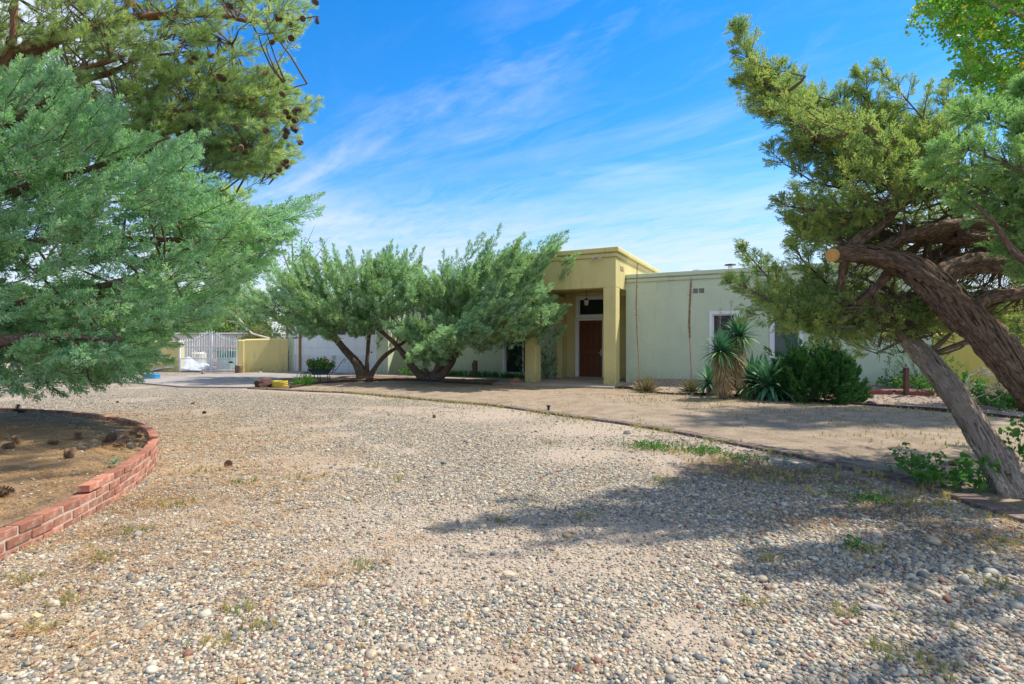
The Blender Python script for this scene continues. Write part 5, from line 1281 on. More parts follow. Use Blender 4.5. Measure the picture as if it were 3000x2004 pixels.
# ---- green spreading shrub
sc_ = G(2385, 1163); tG = Tree('juniper_shrub', 'dense bright green spreading shrub below the second window', 'shrub', loc=sc_)
for k in range(190):
    a = random.uniform(0, 2 * PI); e = random.uniform(.02, 1.0) ** .8 * 1.25; rx = 1.15 * math.cos(e); T = sc_ + Vector((math.cos(a) * rx, math.sin(a) * rx * .8, 1.42 * math.sin(e) ** 1.0 * (.85 + .2 * random.random()) - .02))
    if a % 6.28 > 1.57 and a < 4.71 and T.z > 1.25: T.z = 1.2
    d = ((T - (sc_ + Vector((0, 0, -.1)))).normalized() + Vector((0, 0, .45)) + rvec(random) * .2).normalized(); L = random.uniform(.45, .75); T.z = max(T.z, .12); tG.plume(T - d * L, T, .10, 26, .0, .17, .008)
for (a, b) in ((2498, 1050), (2490, 1100), (2330, 985), (2300, 990), (2245, 1022), (2395, 1005), (2415, 1005), (2440, 1015), (2460, 1020), (2375, 990), (2500, 1075)):
    T = P(a, b, sc_.y); d = (T - sc_ - Vector((0, 0, .2))).normalized(); tG.plume(T - d * .7, T, .14, 26, .0, .18, .008)
tG.tw.tube([sc_ + Vector((0, 0, -.1)), sc_ + Vector((0, 0, .5))], [.07, .04], 6)
tG.done('spray_shrub', 11)

# ================================================================== YUCCAS
def blade(L=1.0, w_=.05, bend=.2, fold=.35, seg=4, fol=None):
    V = []; Fc = []
    for i in range(seg + 1):
        t = i / seg; ww = w_ * (1 - t ** 1.6) * (.7 + .6 * min(1, t * 3)) / 2 + .0006; x = bend * t * t; z = math.sqrt(max(0, 1 - (bend * .8) ** 2)) * t - max(0, bend - .5) * t * t * .9
        V += [(x * L, -ww, z * L + ww * fold), (x * L + ww * fold * .5, 0, z * L), (x * L, ww, z * L + ww * fold)]
    for i in range(seg):
        a = i * 3; Fc += [(a, a + 1, a + 4, a + 3), (a + 1, a + 2, a + 5, a + 4)]
    return MB().add(V, Fc).mesh('leaf', [fol])
def rosette(par, c, n, L, el=(5, 85), fol=F_YUC, w_=.055, bend=(.05, .3), name='leaf', low_fol=None, low=20, kind=None, stretch=1.0):
    ms = {}
    if kind == 'stuff':
        key = 'blades_%s_%d' % (fol.name, len(_src)); source(key, [blade(1, w_, b_, fol=fol) for b_ in np.linspace(bend[0], bend[1], 4)])
        pos = []; dr = []; sc = []
        for i in range(n):
            a = random.uniform(0, 2 * PI); e = math.radians(random.uniform(*el)); pos.append(c); dr.append((math.cos(a) * math.cos(e), math.sin(a) * math.cos(e) * 1.0, math.sin(e))); sc.append(L * random.uniform(.7, 1.1))
        return scatter(name, key, pos, dr, sc, par, len(_src))
    for i in range(n):
        e = el[0] + (el[1] - el[0]) * ((i + random.random()) / n); a = i * 2.39996 + random.uniform(-.2, .2)
        f_ = low_fol if (low_fol and e < low) else fol; b_ = round(bend[1] + (bend[0] - bend[1]) * (e - el[0]) / (el[1] - el[0]), 1)
        if (f_.name, b_) not in ms: ms[(f_.name, b_)] = blade(1, w_, b_, fol=f_)
        o = link(name, ms[(f_.name, b_)], par, c); er = math.radians(e); o.rotation_euler = (0, PI / 2 - er, a); l = L * random.uniform(.82, 1.08); o.scale = (l, l, l)
yk = G(2150, 1146); yz = yk.y
yu = thing('yucca', 'tall twin trunked yucca with dry straw skirts in front of the first window', 'yucca', yk)
def rel(px, py, Y): return P(px, py, Y) - yk
r1, r2 = rel(2112, 1030, yz - .1), rel(2165, 985, yz + .25)
for c, n in ((r1, 120), (r2, 130)): rosette(yu, c, n, .58, (-35, 86), F_YUC, .13, (.05, .55), low_fol=F_YUC2, low=8)
def skirt(c, base, r0, r1_, n, seed):
    key = 'skirt%d' % seed; source(key, [blade(1, .05, b_, fol=F_SKIRT) for b_ in (.1, .3, .5)]); pos = []; dr = []; sc = []
    for i in range(n):
        t = random.random(); p = c.lerp(base, .12 + t * .82); a = random.uniform(0, 2 * PI); rr = r0 + (r1_ - r0) * t; pos.append(p + Vector((math.cos(a), math.sin(a), 0)) * rr * .5); dr.append((math.cos(a) * .38, math.sin(a) * .38, -1)); sc.append(random.uniform(.20, .36))
    pos = [(p.x, p.y, max(p.z, .28)) for p in pos]
    scatter('dry_skirt', key, pos, dr, sc, yu, seed)
b1, b2 = rel(2118, 1142, yz - .1), rel(2150, 1120, yz + .1)
skirt(r1, b1, .16, .28, 650, 31); skirt(r2, b2, .18, .26, 800, 32)
for c, b in ((r1, b1), (r2, b2)): link('trunk', MB().tube([b - Vector((0, 0, .2)), b.lerp(c, .5), c], [.10, .09, .07], 8).mesh('yt', 'brown_trunk'), yu)
for (px, py, Y) in ((2108, 930, yz), (2140, 905, yz + .2), (2175, 935, yz + .3)):
    mb = MB(); b = rel(px, 1000, Y); t = rel(px + 3, py - 30, Y); mb.tube([b, t], [.01, .004], 5)
    for k in range(26): q_ = b.lerp(t, .25 + .7 * random.random()); mb.tube([q_, q_ + rvec(random) * .12 + Vector((0, 0, .05))], [.004, .0015], 3, False)
    link('dry_flower_stalk', mb.mesh('stalk', 'dead_twig'), yu)
def low_yucca(px, py, n, L, label, fol, lo):
    p = G(px, py); t = thing('yucca', label, 'yucca', p, group='low yuccas by the wall'); rosette(t, Vector((0, 0, .34)), n, L, (-32, 84), fol, .13, (.05, .75), low_fol=lo, low=22)
    link('trunk', MB().tube([(0, 0, -.05), (0, 0, .32)], [.09, .07], 8).mesh('yt', 'brown_trunk'), t)
low_yucca(2205, 1166, 120, .85, 'low green yucca with drooping light green outer leaves beside the green shrub', F_YUC, F_YUC2)
low_yucca(2255, 1152, 70, .85, 'upright blue green yucca between the drooping yucca and the shrub', F_YUC, F_YUC)
low_yucca(2078, 1137, 50, .6, 'small dark yucca squeezed left of the straw skirted trunks', F_YUC, F_YUC)
def red_yucca(px, py, n, L, label, stalk, podr):
    p = G(px, py); t = thing('red_yucca', label, 'plant', p, group='red yucca clumps with tall stalks')
    rosette(t, (0, 0, .0), n, L, (12, 80), F_RY, .05, (.1, .5), 'leaves', kind='stuff')
    top = P(*stalk[1], p.y) - p; base = P(*stalk[0], p.y) - p; mid_ = (top + base) / 2 + Vector((-.05, 0, 0))
    pts = [Vector((base.x, 0, .05)), base, mid_, top]; q = catmull([tuple(a) + (0,) for a in pts], .1); link('flower_stalk', MB().tube([Vector(a[:3]) for a in q], [.015 - .009 * i / len(q) for i in range(len(q))], 6).mesh('stalk', stalk[2]), t)
    mb = MB(); fr = frames(q)
    for k in range(podr[1]):
        s = podr[0] + (1 - podr[0]) * random.random(); pp, tt, a_, b_ = fr[min(len(fr) - 1, int(s * (len(fr) - 1)))]; pp = pp + tt * random.uniform(-.05, .05); w_ = random.uniform(0, 6.28); d = (a_ * math.cos(w_) + b_ * math.sin(w_) + tt * .5).normalized(); sz = podr[2] * random.uniform(.6, 1.1) * (1 - .5 * max(0, (s - podr[0]) / (1 - podr[0]) - .5))
        mb.tube([pp, pp + d * sz * .6, pp + d * sz], [sz * .12, sz * .28, sz * .06], 4, False)
    link('seed_pods', mb.mesh('pods', 'pod_brown'), t, kind='stuff')
red_yucca(1893, 1129, 210, .52, 'spiky tan and green clump with a thin leaning seed stalk by the porch column', ((1872, 1075), (1867, 769), 'stalk_brown'), (.35, 420, .036))
red_yucca(2024, 1131, 150, .46, 'smaller spiky clump with a straight reddish stalk left of the tall yucca', ((2025, 1085), (2025, 815), 'stalk_red'), (.50, 800, .044))

# ================================================================== SMALL THINGS
def rock(px, py, w_, h_, d_, label, m_, seed, cat='rock', name='rock', sink=.1):
    p = G(px, py); me_ = pebble_mesh(seed, MATS[m_], 3, (1, 1)); bm = bmesh.new(); bm.from_mesh(me_)
    for v in bm.verts:
        n_ = mnoise.fractal(v.co * 1.3 + Vector((seed, 0, 0)), 1, 2, 3); v.co *= 1 + .22 * n_; v.co.z = max(-.6, min(.8, v.co.z))
        v.co.x *= w_ / 2; v.co.y *= d_ / 2; v.co.z *= h_ / 1.5
    for f in bm.faces: f.smooth = seed % 2 == 0
    bm.to_mesh(me_); bm.free(); o = link(name, me_, None, (p.x, p.y, p.z + h_ * (.38 - sink))); o.rotation_euler = (0, 0, seed); return tagm(o, label, cat)
rock(774, 1137, .56, .34, .42, 'large dark reddish boulder beside the yellow ring planter', 'boulder', 1, 'boulder', 'boulder', .05)
rock(905, 1128, .34, .20, .3, 'dark rock at the foot of the flower cart wheel', 'boulder', 3, name='rock')
rock(1083, 1120, .44, .22, .3, 'dark rock at the foot of the three stemmed juniper', 'boulder', 5)
rock(1511, 1128, .46, .28, .35, 'reddish brown rock left of the porch column', 'stone_red', 7)
rock(1272, 1224, .09, .07, .07, 'small dark stone standing alone on the gravel drive', 'boulder', 11, 'stone', 'stone')
rock(1837, 1271, .12, .07, .09, 'flat grey stone on bare sand beside the brick edging', 'stone_grey', 13, 'stone', 'stone')
rock(595, 1095, .28, .12, .2, 'grey stone at the foot of the olive wall beyond the driveway', 'stone_grey', 15)
rock(762, 1095, .25, .12, .2, 'pale grey stone lying against the low olive wall', 'stone_grey', 17)
rock(1490, 1690, .08, .035, .06, 'flat pale stone in the middle of the gravel', 'stone_tan', 19, 'stone', 'stone')
rock(405, 1571, .075, .045, .06, 'pale oval stone on the gravel beside the brick wall', 'stone_grey', 21, 'stone', 'stone')
rock(2735, 1592, .12, .05, .09, 'buff flat stone in the shaded gravel at the right', 'stone_tan', 23, 'stone', 'stone')
rock(2570, 1790, .085, .035, .06, 'blue grey flat stone in the shaded gravel', 'stone_grey', 25, 'stone', 'stone')
rock(2725, 1745, .06, .035, .05, 'pinkish stone, left of a pair in the right foreground gravel', 'stone_tan', 27, 'stone', 'stone')
rock(2775, 1760, .065, .035, .05, 'brown stone, right of a pair in the right foreground gravel', 'stone_red', 29, 'stone', 'stone')
# ring planters
def ring_planter(px, py, D, hh, col, lab, ribs=4):
    p = G(px, py); t = thing('ring_planter', lab, 'planter', (p.x, p.y, p.z)); prof = []
    for k in range(ribs * 4 + 1): z = hh * k / (ribs * 4); prof.append((D / 2 + .012 * math.sin(k * PI / 2), z))
    for k, (za, zb) in enumerate([(0, 1)]):
        V = []; Fc = []; n = 40
        for r_, z in prof + [(D / 2 - .02, hh), (D / 2 - .02, .02)]:
            for i in range(n): a = 2 * PI * i / n; V.append((math.cos(a) * r_, math.sin(a) * r_ * .8, z))
        m = len(prof) + 2
        for j in range(m - 1):
            for i in range(n): Fc.append((j * n + i, j * n + (i + 1) % n, (j + 1) * n + (i + 1) % n, (j + 1) * n + i))
        link('ring', MB().add(V, Fc).mesh('ring', col, True), t)
    n = 40; link('soil', MB().add([(math.cos(2 * PI * i / n) * (D / 2 - .021), math.sin(2 * PI * i / n) * (D / 2 - .021) * .8, hh * .85) for i in range(n)], [tuple(range(n))]).mesh('soil', BED), t); return t
ring_planter(820, 1137, .46, .22, 'yellow_metal', 'corrugated yellow ring planter beside the dark boulder')
ring_planter(444, 1112, .58, .22, 'blue_metal', 'corrugated blue ring planter under the left juniper', 4)
# stump
p = G(700, 1094); st = thing('tree_stump', 'short sawn tree stump at the end of the olive wall', 'stump', p)
link('bark', trunk_mesh('stump', [[(0, 0, -.05, .16), (0, 0, .15, .145), (0, 0, .36, .15)]], BARK, sides=24, ridge=.12), st); link('cut_face', MB().tube([(0, 0, .355), (0, 0, .372)], [.14, .135], 18).mesh('cut', 'fence_tan'), st)
# flower cart
p = G(938, 1124); ct = thing('flower_cart', 'dark green wheeled garden cart planter in front of the garage', 'cart', p, .1)
k_ = 1.18
mb = MB(); V = []
for (z, a, b) in ((.30, .22, .15), (.50, .36, .20)): V += [(-a, -b, z), (a, -b, z), (a, b, z), (-a, b, z)]
mb.add(V, [(0, 3, 2, 1), (0, 1, 5, 4), (1, 2, 6, 5), (2, 3, 7, 6), (3, 0, 4, 7)]); link('tub', mb.mesh('tub', 'green_metal'), ct, bevel=.01)
link('soil', MB().box((-.32, -.18, .44), (.32, .18, .46)).mesh('soil', BED), ct)
for y in (-.2, .2):
    mb = MB(); mb.tube([(-.42 + .19 * math.cos(t), y, .20 + .19 * math.sin(t)) for t in np.linspace(0, 2 * PI, 21)], .012, 5, False)
    for k in range(8): mb.tube([(-.42, y, .20), (-.42 + .185 * math.cos(k * PI / 4), y, .20 + .185 * math.sin(k * PI / 4))], .006, 4)
    link('wheel', mb.mesh('wheel', 'black_metal'), ct)
link('axle', MB().tube([(-.42, -.21, .2), (-.42, .21, .2)], .012, 6).mesh('axle', 'black_metal'), ct)
for x, y in ((-.05, -.14), (-.05, .14), (.26, -.14), (.26, .14)): link('leg', MB().tube([(x, y, .32), (x + .03, y, .12), (x + .01, y, .0)], .011, 5).mesh('leg', 'black_metal'), ct)
link('handle', MB().tube([(.36, 0, .36), (.55, 0, .50), (.72, 0, .74), (.80, 0, .84), (.84, 0, .80), (.80, 0, .72)], .011, 6).mesh('handle', 'black_metal'), ct)
mb = MB()
for k in range(14): x = -.36 + k * .055; mb.tube([(x, -.205, .40), (x + .02, -.235, .52), (x + .05, -.215, .58)], .005, 4)
link('scroll_rail', mb.mesh('scroll', 'black_metal'), ct)
fp = thing('flower_plant', 'leafy plant with pink flower heads growing in the cart', 'plant', (p.x, p.y, p.z + .45)); pos = []; dr = []
for k in range(110): a = random.uniform(0, 6.28); r = random.random() ** .5; pos.append((math.cos(a) * r * .36, math.sin(a) * r * .2, random.uniform(0, .30) * (1.15 - r * .5))); dr.append((math.cos(a) * r, math.sin(a) * r, 1))
scatter('foliage', 'weed', pos, dr, .22, fp, 3)
for k, (x, z) in enumerate(((-.42, .30), (-.30, .36), (-.22, .36), (-.16, .26), (.20, .40), (.22, .28), (.36, .34), (-.26, .12), (.02, .10))):
    mb = MB()
    for j in range(26): d = rvec(random); d.z = abs(d.z) * .5; q_ = Vector((x, -.12 + .04 * random.random(), z)) + d * .05; mb.add([q_ + rvec(random) * .022 for _ in range(3)], [(0, 1, 2)])
    mb.tube([(x * .5, 0, -.05), (x, -.1, z)], .005, 4); link('flower', mb.mesh('flower', 'pink_petal'), fp)
# wire fence in front of the garage
fa, fb = un(-15.7, GW - .75), un(-10.9, GW - .75); wf = thing('wire_fence', 'low thin wire fence panel in front of the garage door', 'fence', (fa.x, fa.y, .045), -TH)
for k in range(7): x = k * .8; link('post', MB().tube([(x, 0, 0), (x, 0, .80)], .009, 5).mesh('fp', 'wire'), wf)
mb = MB()
for z in (.05, .18, .32, .48, .62, .70, .76): mb.tube([(0, .012, z), (4.8, .012, z)], .0035, 3)
for k in range(60): mb.tube([(k * .08, .016, .05), (k * .08, .016, .76 if k % 2 else .5)], .0028, 3)
link('wires', mb.mesh('wires', 'wire'), wf, kind='stuff')
# shovel-like thing, stakes, sprinkler
p = G(1607, 1205); sp_ = thing('sprinkler_head', 'small black sprinkler head standing by the brick edging', 'sprinkler', p)
link('body', MB().tube([(0, 0, -.02), (0, 0, .09)], .025, 10).mesh('sb', 'black_plastic'), sp_); link('cap', MB().tube([(0, 0, .09), (0, 0, .12)], .04, 10).mesh('sc', 'black_plastic'), sp_)
# small statue stump and logs near the wall
p = un(-6.3, 2.1); sb = thing('carved_stump', 'narrow upright piece of weathered wood by the wall under the middle junipers', 'stump', (p.x, p.y, .05))
link('bark', trunk_mesh('cs', [[(0, 0, -.05, .16), (.02, 0, .2, .10), (.0, 0, .45, .10), (.03, 0, .62, .08)]], BARK, sides=18, ridge=.3), sb)
link('stub', MB().tube([(-.12, 0, -.02), (-.16, -.02, .12), (-.14, 0, .22)], [.06, .05, .03], 7).mesh('stub', 'brown_trunk'), sb)
p = un(-9.6, 1.9)
for k, lb in enumerate(('lowest', 'upper left', 'upper right')):
    o = link('firewood', trunk_mesh('log', [[(0, 0, 0, .06), (.5, 0, .02, .055), (.95, .02, 0, .05)]], BARK, sides=12), None, (p.x - .1 + .12 * k, p.y + .1 * (k % 2), .12 + .09 * (k % 2))); o.rotation_euler = (0, 0, .1 * k - .3); tagm(o, lb + ' dark log in the small heap by the garage corner', 'log', 'logs heaped by the garage corner')
p = G(2685, 1118); o = link('wooden_stake', MB().box((-.045, -.045, -.1), (.045, .045, .6)).mesh('post', 'rose_wood'), None, (9.35, 12.55, .2), bevel=.01); tagm(o, 'short reddish post standing in the raised bed behind the leaning trunk', 'post')
# black debris
for (px, py, s, lb) in ((2555, 1168, .30, 'crumpled black plastic beside the red timber'), (2500, 1176, .10, 'small black scrap near the red timber'), (2460, 1182, .12, 'small black scrap below the green shrub'), (2370, 1172, .14, 'black scrap at the foot of the green shrub')):
    rock(px, py, s, s * .35, s * .7, lb, 'black_plastic', int(px) % 97 * 2 + 1, 'debris', 'plastic_scrap')
# pine cones on the ground
cl = [(50, 1192, .10), (38, 1200, .08), (72, 1204, .10), (228, 1280, .10), (52, 1295, .11), (10, 1310, .10), (140, 1298, .10), (232, 1310, .125), (276, 1308, .125), (300, 1293, .08), (322, 1288, .12), (332, 1304, .11), (350, 1297, .09), (374, 1293, .115), (382, 1266, .10), (416, 1292, .10), (392, 1309, .10), (411, 1303, .09), (203, 1335, .11), (12, 1450, .12), (-8, 1446, .11), (20, 1303, .07), (400, 1275, .06)]
desc = ['upright dark pine cone at the far edge of the planter', 'squat pine cone in front of the far upright one', 'round pine cone at the far edge, right of two others', 'lone upright pine cone in the middle of the planter', 'tall upright pine cone near the left edge of the photo', 'dark pine cone at the left edge of the planter', 'lone round pine cone lying on the bare needles', 'large pale striped pine cone left of the cluster', 'large pine cone left of the heaped cones', 'small dark cone at the left end of the cone heap', 'dark broad cone on top of the cone heap', 'light brown cone in the front of the cone heap', 'small grey cone between the brown and the tall cone', 'tall dark cone at the back right of the heap', 'round closed cone behind the heap near the bricks', 'open dark cone nearest the brick wall', 'grey flat cone in front of the heap', 'pale grey cone closest to the brick rim', 'upright cone with a twig in front of the big striped cone', 'large dark cone in the near left corner', 'second cone of the pair in the near left corner', 'small cone beside the tall cone at the left', 'small stick like cone behind the heap']
for i, (px, py, s) in enumerate(cl):
    s *= .86
    z = .24
    for _ in range(5): Y = (H - z) * F / (py + 8 - 1002); X = (px - 1500) / F * Y; z = float(psoil(X, Y))
    m_ = cones[2] if i in (7, 8, 12, 16, 17) else cones[i % 2]; o = link('pine_cone', m_, None, (X, Y, z + s * (.03 if i in (0, 3, 4, 18, 13) else .38))); o.scale = (s,) * 3
    o.rotation_euler = (random.uniform(-.3, .3), random.uniform(-.3, .3), random.uniform(0, 6)) if i in (0, 3, 4, 18, 13) else (PI / 2 + random.uniform(-.3, .3), 0, random.uniform(0, 6)); tagm(o, desc[i], 'pine cone', 'pine cones on the ground')
for (px, py, lb) in ((669, 1365, 'lone pine cone on the gravel right of the brick wall'), (2805, 1372, 'pine cone beside the weeds, farther back'), (2712, 1402, 'dark pine cone left of the green weeds'), (2795, 1396, 'dark cone between the weeds and the leaning trunk'), (570, 1184, 'dark fallen cone on the far gravel'), (594, 1213, 'small brown cone on the far gravel, nearer one'), (345, 1181, 'small brown cone on the far gravel at the left')):
    p = G(px, py); s = .085 if py > 1300 else .06; o = link('pine_cone', cones[0], None, p + Vector((0, 0, s * .38))); o.scale = (s,) * 3; o.rotation_euler = (PI / 2, .2, random.uniform(0, 6)); tagm(o, lb, 'pine cone', 'pine cones on the ground')
# fallen wilted branch
p = G(2930, 1182); wb = thing('cut_branch', 'fallen pale branch with wilted cream leaves by the right olive wall', 'branch', p); yw = p.y
mb = MB()
arcs = [[(2830, 1120), (2840, 1100), (2870, 1092), (2900, 1096), (2950, 1118), (3000, 1135)], [(2885, 1098), (2880, 1080)], [(2940, 1150), (2910, 1120), (2890, 1098)], [(2990, 1160), (2930, 1140), (2860, 1165)], [(2960, 1120), (2930, 1160), (2900, 1175)]]
pos = []; dr = []
for a in arcs:
    q = catmull([tuple(P(x, y, yw) - p) + (0,) for x, y in a], .08); mb.tube([Vector(z[:3]) for z in q], [.012 - .007 * i / len(q) for i in range(len(q))], 5)
link('twigs', mb.mesh('twigs', 'pale_twig'), wb)
for (x, y, n) in ((2882, 1088, 12), (2835, 1130, 14), (2850, 1172, 16), (2900, 1145, 16), (2940, 1140, 16), (2925, 1125, 10), (2980, 1150, 12)):
    for k in range(n): pos.append(P(x + random.gauss(0, 9), y + random.gauss(0, 8), yw + random.gauss(0, .1)) - p); dr.append(rvec(random) - Vector((0, 0, .6)))
scatter('wilted_leaves', 'wilt', pos, dr, .11, wb, 4)

# leafy plants
def clump(name, label, cat, px, py, n, rad, hh, key, sc, seed, kindname='foliage', Y=None, stems=True, zoff=None):
    p = G(px, py) if Y is None else P(px, py, Y)
    if zoff is not None: p.z = zoff
    t = thing(name, label, cat, p); r = random.Random(seed); pos = []; dr = []; mb = MB()
    for k in range(n):
        a = r.uniform(0, 6.28); q_ = r.random() ** .6; z = r.uniform(.0, 1) * hh * (1.1 - .6 * q_); pos.append((math.cos(a) * q_ * rad, math.sin(a) * q_ * rad * .7, z)); dr.append((math.cos(a) * q_, math.sin(a) * q_, .9))
        if stems and k % 8 == 0: mb.tube([(0, 0, 0), (pos[-1][0] * .5, pos[-1][1] * .5, z * .5), pos[-1]], [.008, .005, .003], 4, False)
    if mb.v: link('stems', mb.mesh('stems', 'twig'), t, kind='stuff')
    scatter(kindname, key, pos, dr, [sc * r.uniform(.7, 1.2) for _ in pos], t, seed); return t
clump('weed_plant', 'leafy green weeds at the foot of the leaning grey trunk', 'weeds', 2800, 1425, 46, .42, .20, 'weed', .19, 41)
clump('weed_plant', 'taller leafy weed on the brick edging left of the weed clump', 'weeds', 2650, 1385, 16, .22, .22, 'weed', .15, 42)
clump('seedling_plant', 'small seedling with lobed leaves growing behind the grey trunk', 'plant', 2975, 1400, 26, .22, .55, 'weed', .2, 43, Y=4.9, zoff=0.0)
clump('leafy_plant', 'bushy green plant at the right edge below the wilted branch', 'plant', 2960, 1195, 170, .95, .42, 'weed', .26, 44)
clump('leafy_plant', 'low green plant in the raised bed left of the reddish post', 'plant', 2650, 1120, 60, .55, .30, 'weed', .2, 45, Y=13.4, zoff=.22)
clump('leafy_plant', 'low green plant against the right olive wall', 'plant', 2790, 1120, 80, .8, .38, 'weed', .22, 46, Y=12.6, zoff=.22)
clump('leafy_sapling', 'sparse leafy sapling where the sage wall meets the olive wall', 'sapling', 2700, 1110, 150, .85, 1.75, 'weed', .13, 47, Y=13.2, zoff=.22)
clump('window_shrub', 'open dark leafed shrub in front of the window left of the porch column', 'shrub', 1545, 1100, 90, .45, 1.55, 'weed', .15, 48, Y=19.6, zoff=.05)
clump('window_shrub', 'open dark leafed shrub seen through the left side of the porch', 'shrub', 1602, 1100, 120, .35, 1.5, 'weed', .14, 49, Y=19.0, zoff=.05)
clump('iris_clump', 'upright blade leaved clump at the left of the flower cart', 'plant', 885, 1132, 20, .2, .05, 'greengrass', .34, 50, stems=False)
clump('leafy_plant', 'low green plant under the middle junipers by the garage corner', 'plant', 1210, 1098, 50, .5, .3, 'weed', .2, 51, Y=20.9, zoff=.04)
pos = []; 
for k in range(150): u = random.uniform(-7.8, -3.6); q_ = un(u, random.uniform(1.75, 2.35), .05); pos.append(q_)
scatter('grass_strip', 'greengrass', pos, None, [random.uniform(.12, .24) for _ in pos], None, 61)
# agave-like pup in planter
def pup(px, py, lb):
    z = .24
    for _ in range(5): Y = (H - z) * F / (py - 1002); X = (px - 1500) / F * Y; z = float(psoil(X, Y))
    t = thing('succulent_plant', lb, 'plant', (X, Y, z)); rosette(t, Vector((0, 0, 0)), 9, .13, (20, 75), F_YUC, .12, (.3, .7))
pup(333, 1360, 'small spiky green succulent inside the planter near the bricks')

# ================================================================== GROUND COVER
def view_pts(n, y0, y1, wid=1.22):
    Y = np.sqrt(rng.uniform(y0 ** 2, y1 ** 2, n)); X = rng.uniform(-1, 1, n) * .968 * wid * Y; return X, Y
LA = [(p.x, p.y) for p in smooth_line(lineA)]
gpoly = LA + [(LA[-1][0] + 4, -3), (-60, -3), (-60, 40), (-13.2, 18.2)] + [tuple(p) for p in (drive[4], drive[3], drive[2], drive[1], drive[0])]
X = []; Y = []
for y0, y1, dens in ((1.7, 3.2, 3900), (3.2, 5.0, 2900), (5.0, 8.0, 1700), (8.0, 14, 560)):
    area = .968 * 1.22 * (y1 ** 2 - y0 ** 2); a, b = view_pts(int(area * dens), y0, y1); X.append(a); Y.append(b)
X = np.concatenate(X); Y = np.concatenate(Y)
ok = inpoly(X, Y, gpoly) & (np.hypot(X - PC[0], Y - PC[1]) > PR + .05)
sf = sandf(X, Y); nf = needf(X, Y)
prob = (1 - .82 * np.clip(sf, 0, 1)) * (1 - .25 * nf) * (1 - .82 * humf(X, Y)); ok &= rng.random(len(X)) < prob
X = X[ok]; Y = Y[ok]
rad = np.exp(rng.normal(math.log(.0082), .38, len(X))); rad = np.clip(rad, .006, .034); big = rng.random(len(X)) < .012; rad[big] *= 1.6; rad *= 1 + .25 * ss(1, 3, X)
tilt = rng.normal(0, .22, (len(X), 2)); D = np.stack([tilt[:, 0], tilt[:, 1], np.ones(len(X))], 1)
Z = hgt(X, Y) + rad * rng.uniform(-.1, .38, len(X))
print('pebbles', len(X))
scatter('gravel', 'pebble', np.stack([X, Y, Z], 1), D, rad, None, 71)
X, Y = view_pts(60000, 1.7, 5.2); ok = inpoly(X, Y, gpoly) & (np.hypot(X - PC[0], Y - PC[1]) > PR + .05); X, Y = X[ok], Y[ok]; r_ = rng.uniform(.0035, .0075, len(X))
scatter('fine_gravel', 'pebble', np.stack([X, Y, hgt(X, Y) + r_ * .3], 1), None, r_, None, 78)
# stones in the wall bed and a few in the yard
X, Y = view_pts(26000, 8.5, 16.5, 1.1); ok = inpoly(X, Y, bed_right) & (rng.random(len(X)) < .30 + .7 * ss(.45, .6, fbm(X, Y, .6, 3))); X, Y = X[ok], Y[ok]
scatter('bed_gravel', 'pebble', np.stack([X, Y, hgt(X, Y) + .034], 1), None, rng.uniform(.010, .026, len(X)), None, 72)
X, Y = view_pts(9000, 5, 16, 1.1); ok = inpoly(X, Y, yard) & (rng.random(len(X)) < .25); X, Y = X[ok], Y[ok]
scatter('yard_pebbles', 'pebble', np.stack([X, Y, hgt(X, Y) + .024], 1), None, rng.uniform(.006, .016, len(X)), None, 73)
# pine needle litter
X, Y = view_pts(42000, 2.0, 11, 1.15); nf = np.maximum(needf(X, Y), humf(X, Y) * .8); d = np.hypot(X - PC[0], Y - PC[1]); ins = d < PR - .08
ok = (ins & (rng.random(len(X)) < .55)) | (~ins & (d > PR + .04) & (rng.random(len(X)) < nf * .42) & inpoly(X, Y, gpoly)); X, Y, ins = X[ok], Y[ok], ins[ok]
Z = np.where(ins, psoil(X, Y) + .005, hgt(X, Y) + .012); print('litter', len(X))
scatter('needle_litter', 'litter', np.stack([X, Y, Z], 1), None, rng.uniform(.06, .12, len(X)), None, 74)
X, Y = view_pts(9000, 4, 17, 1.05); ok = inpoly(X, Y, yard) & (fbm(X, Y, .7, 61) > .52); X, Y = X[ok], Y[ok]
scatter('yard_litter', 'litter', np.stack([X, Y, hgt(X, Y) + .024], 1), None, rng.uniform(.04, .09, len(X)), None, 79)
# gravel inside planter
X, Y = view_pts(9000, 2.4, 9, 1.1); ok = (np.hypot(X - PC[0], Y - PC[1]) < PR - .1) & (rng.random(len(X)) < .25 + .5 * (np.hypot(X - PC[0], Y - PC[1]) > PR - .7)); X, Y = X[ok], Y[ok]
scatter('planter_pebbles', 'pebble', np.stack([X, Y, psoil(X, Y) + .004], 1), None, rng.uniform(.006, .014, len(X)), None, 75)
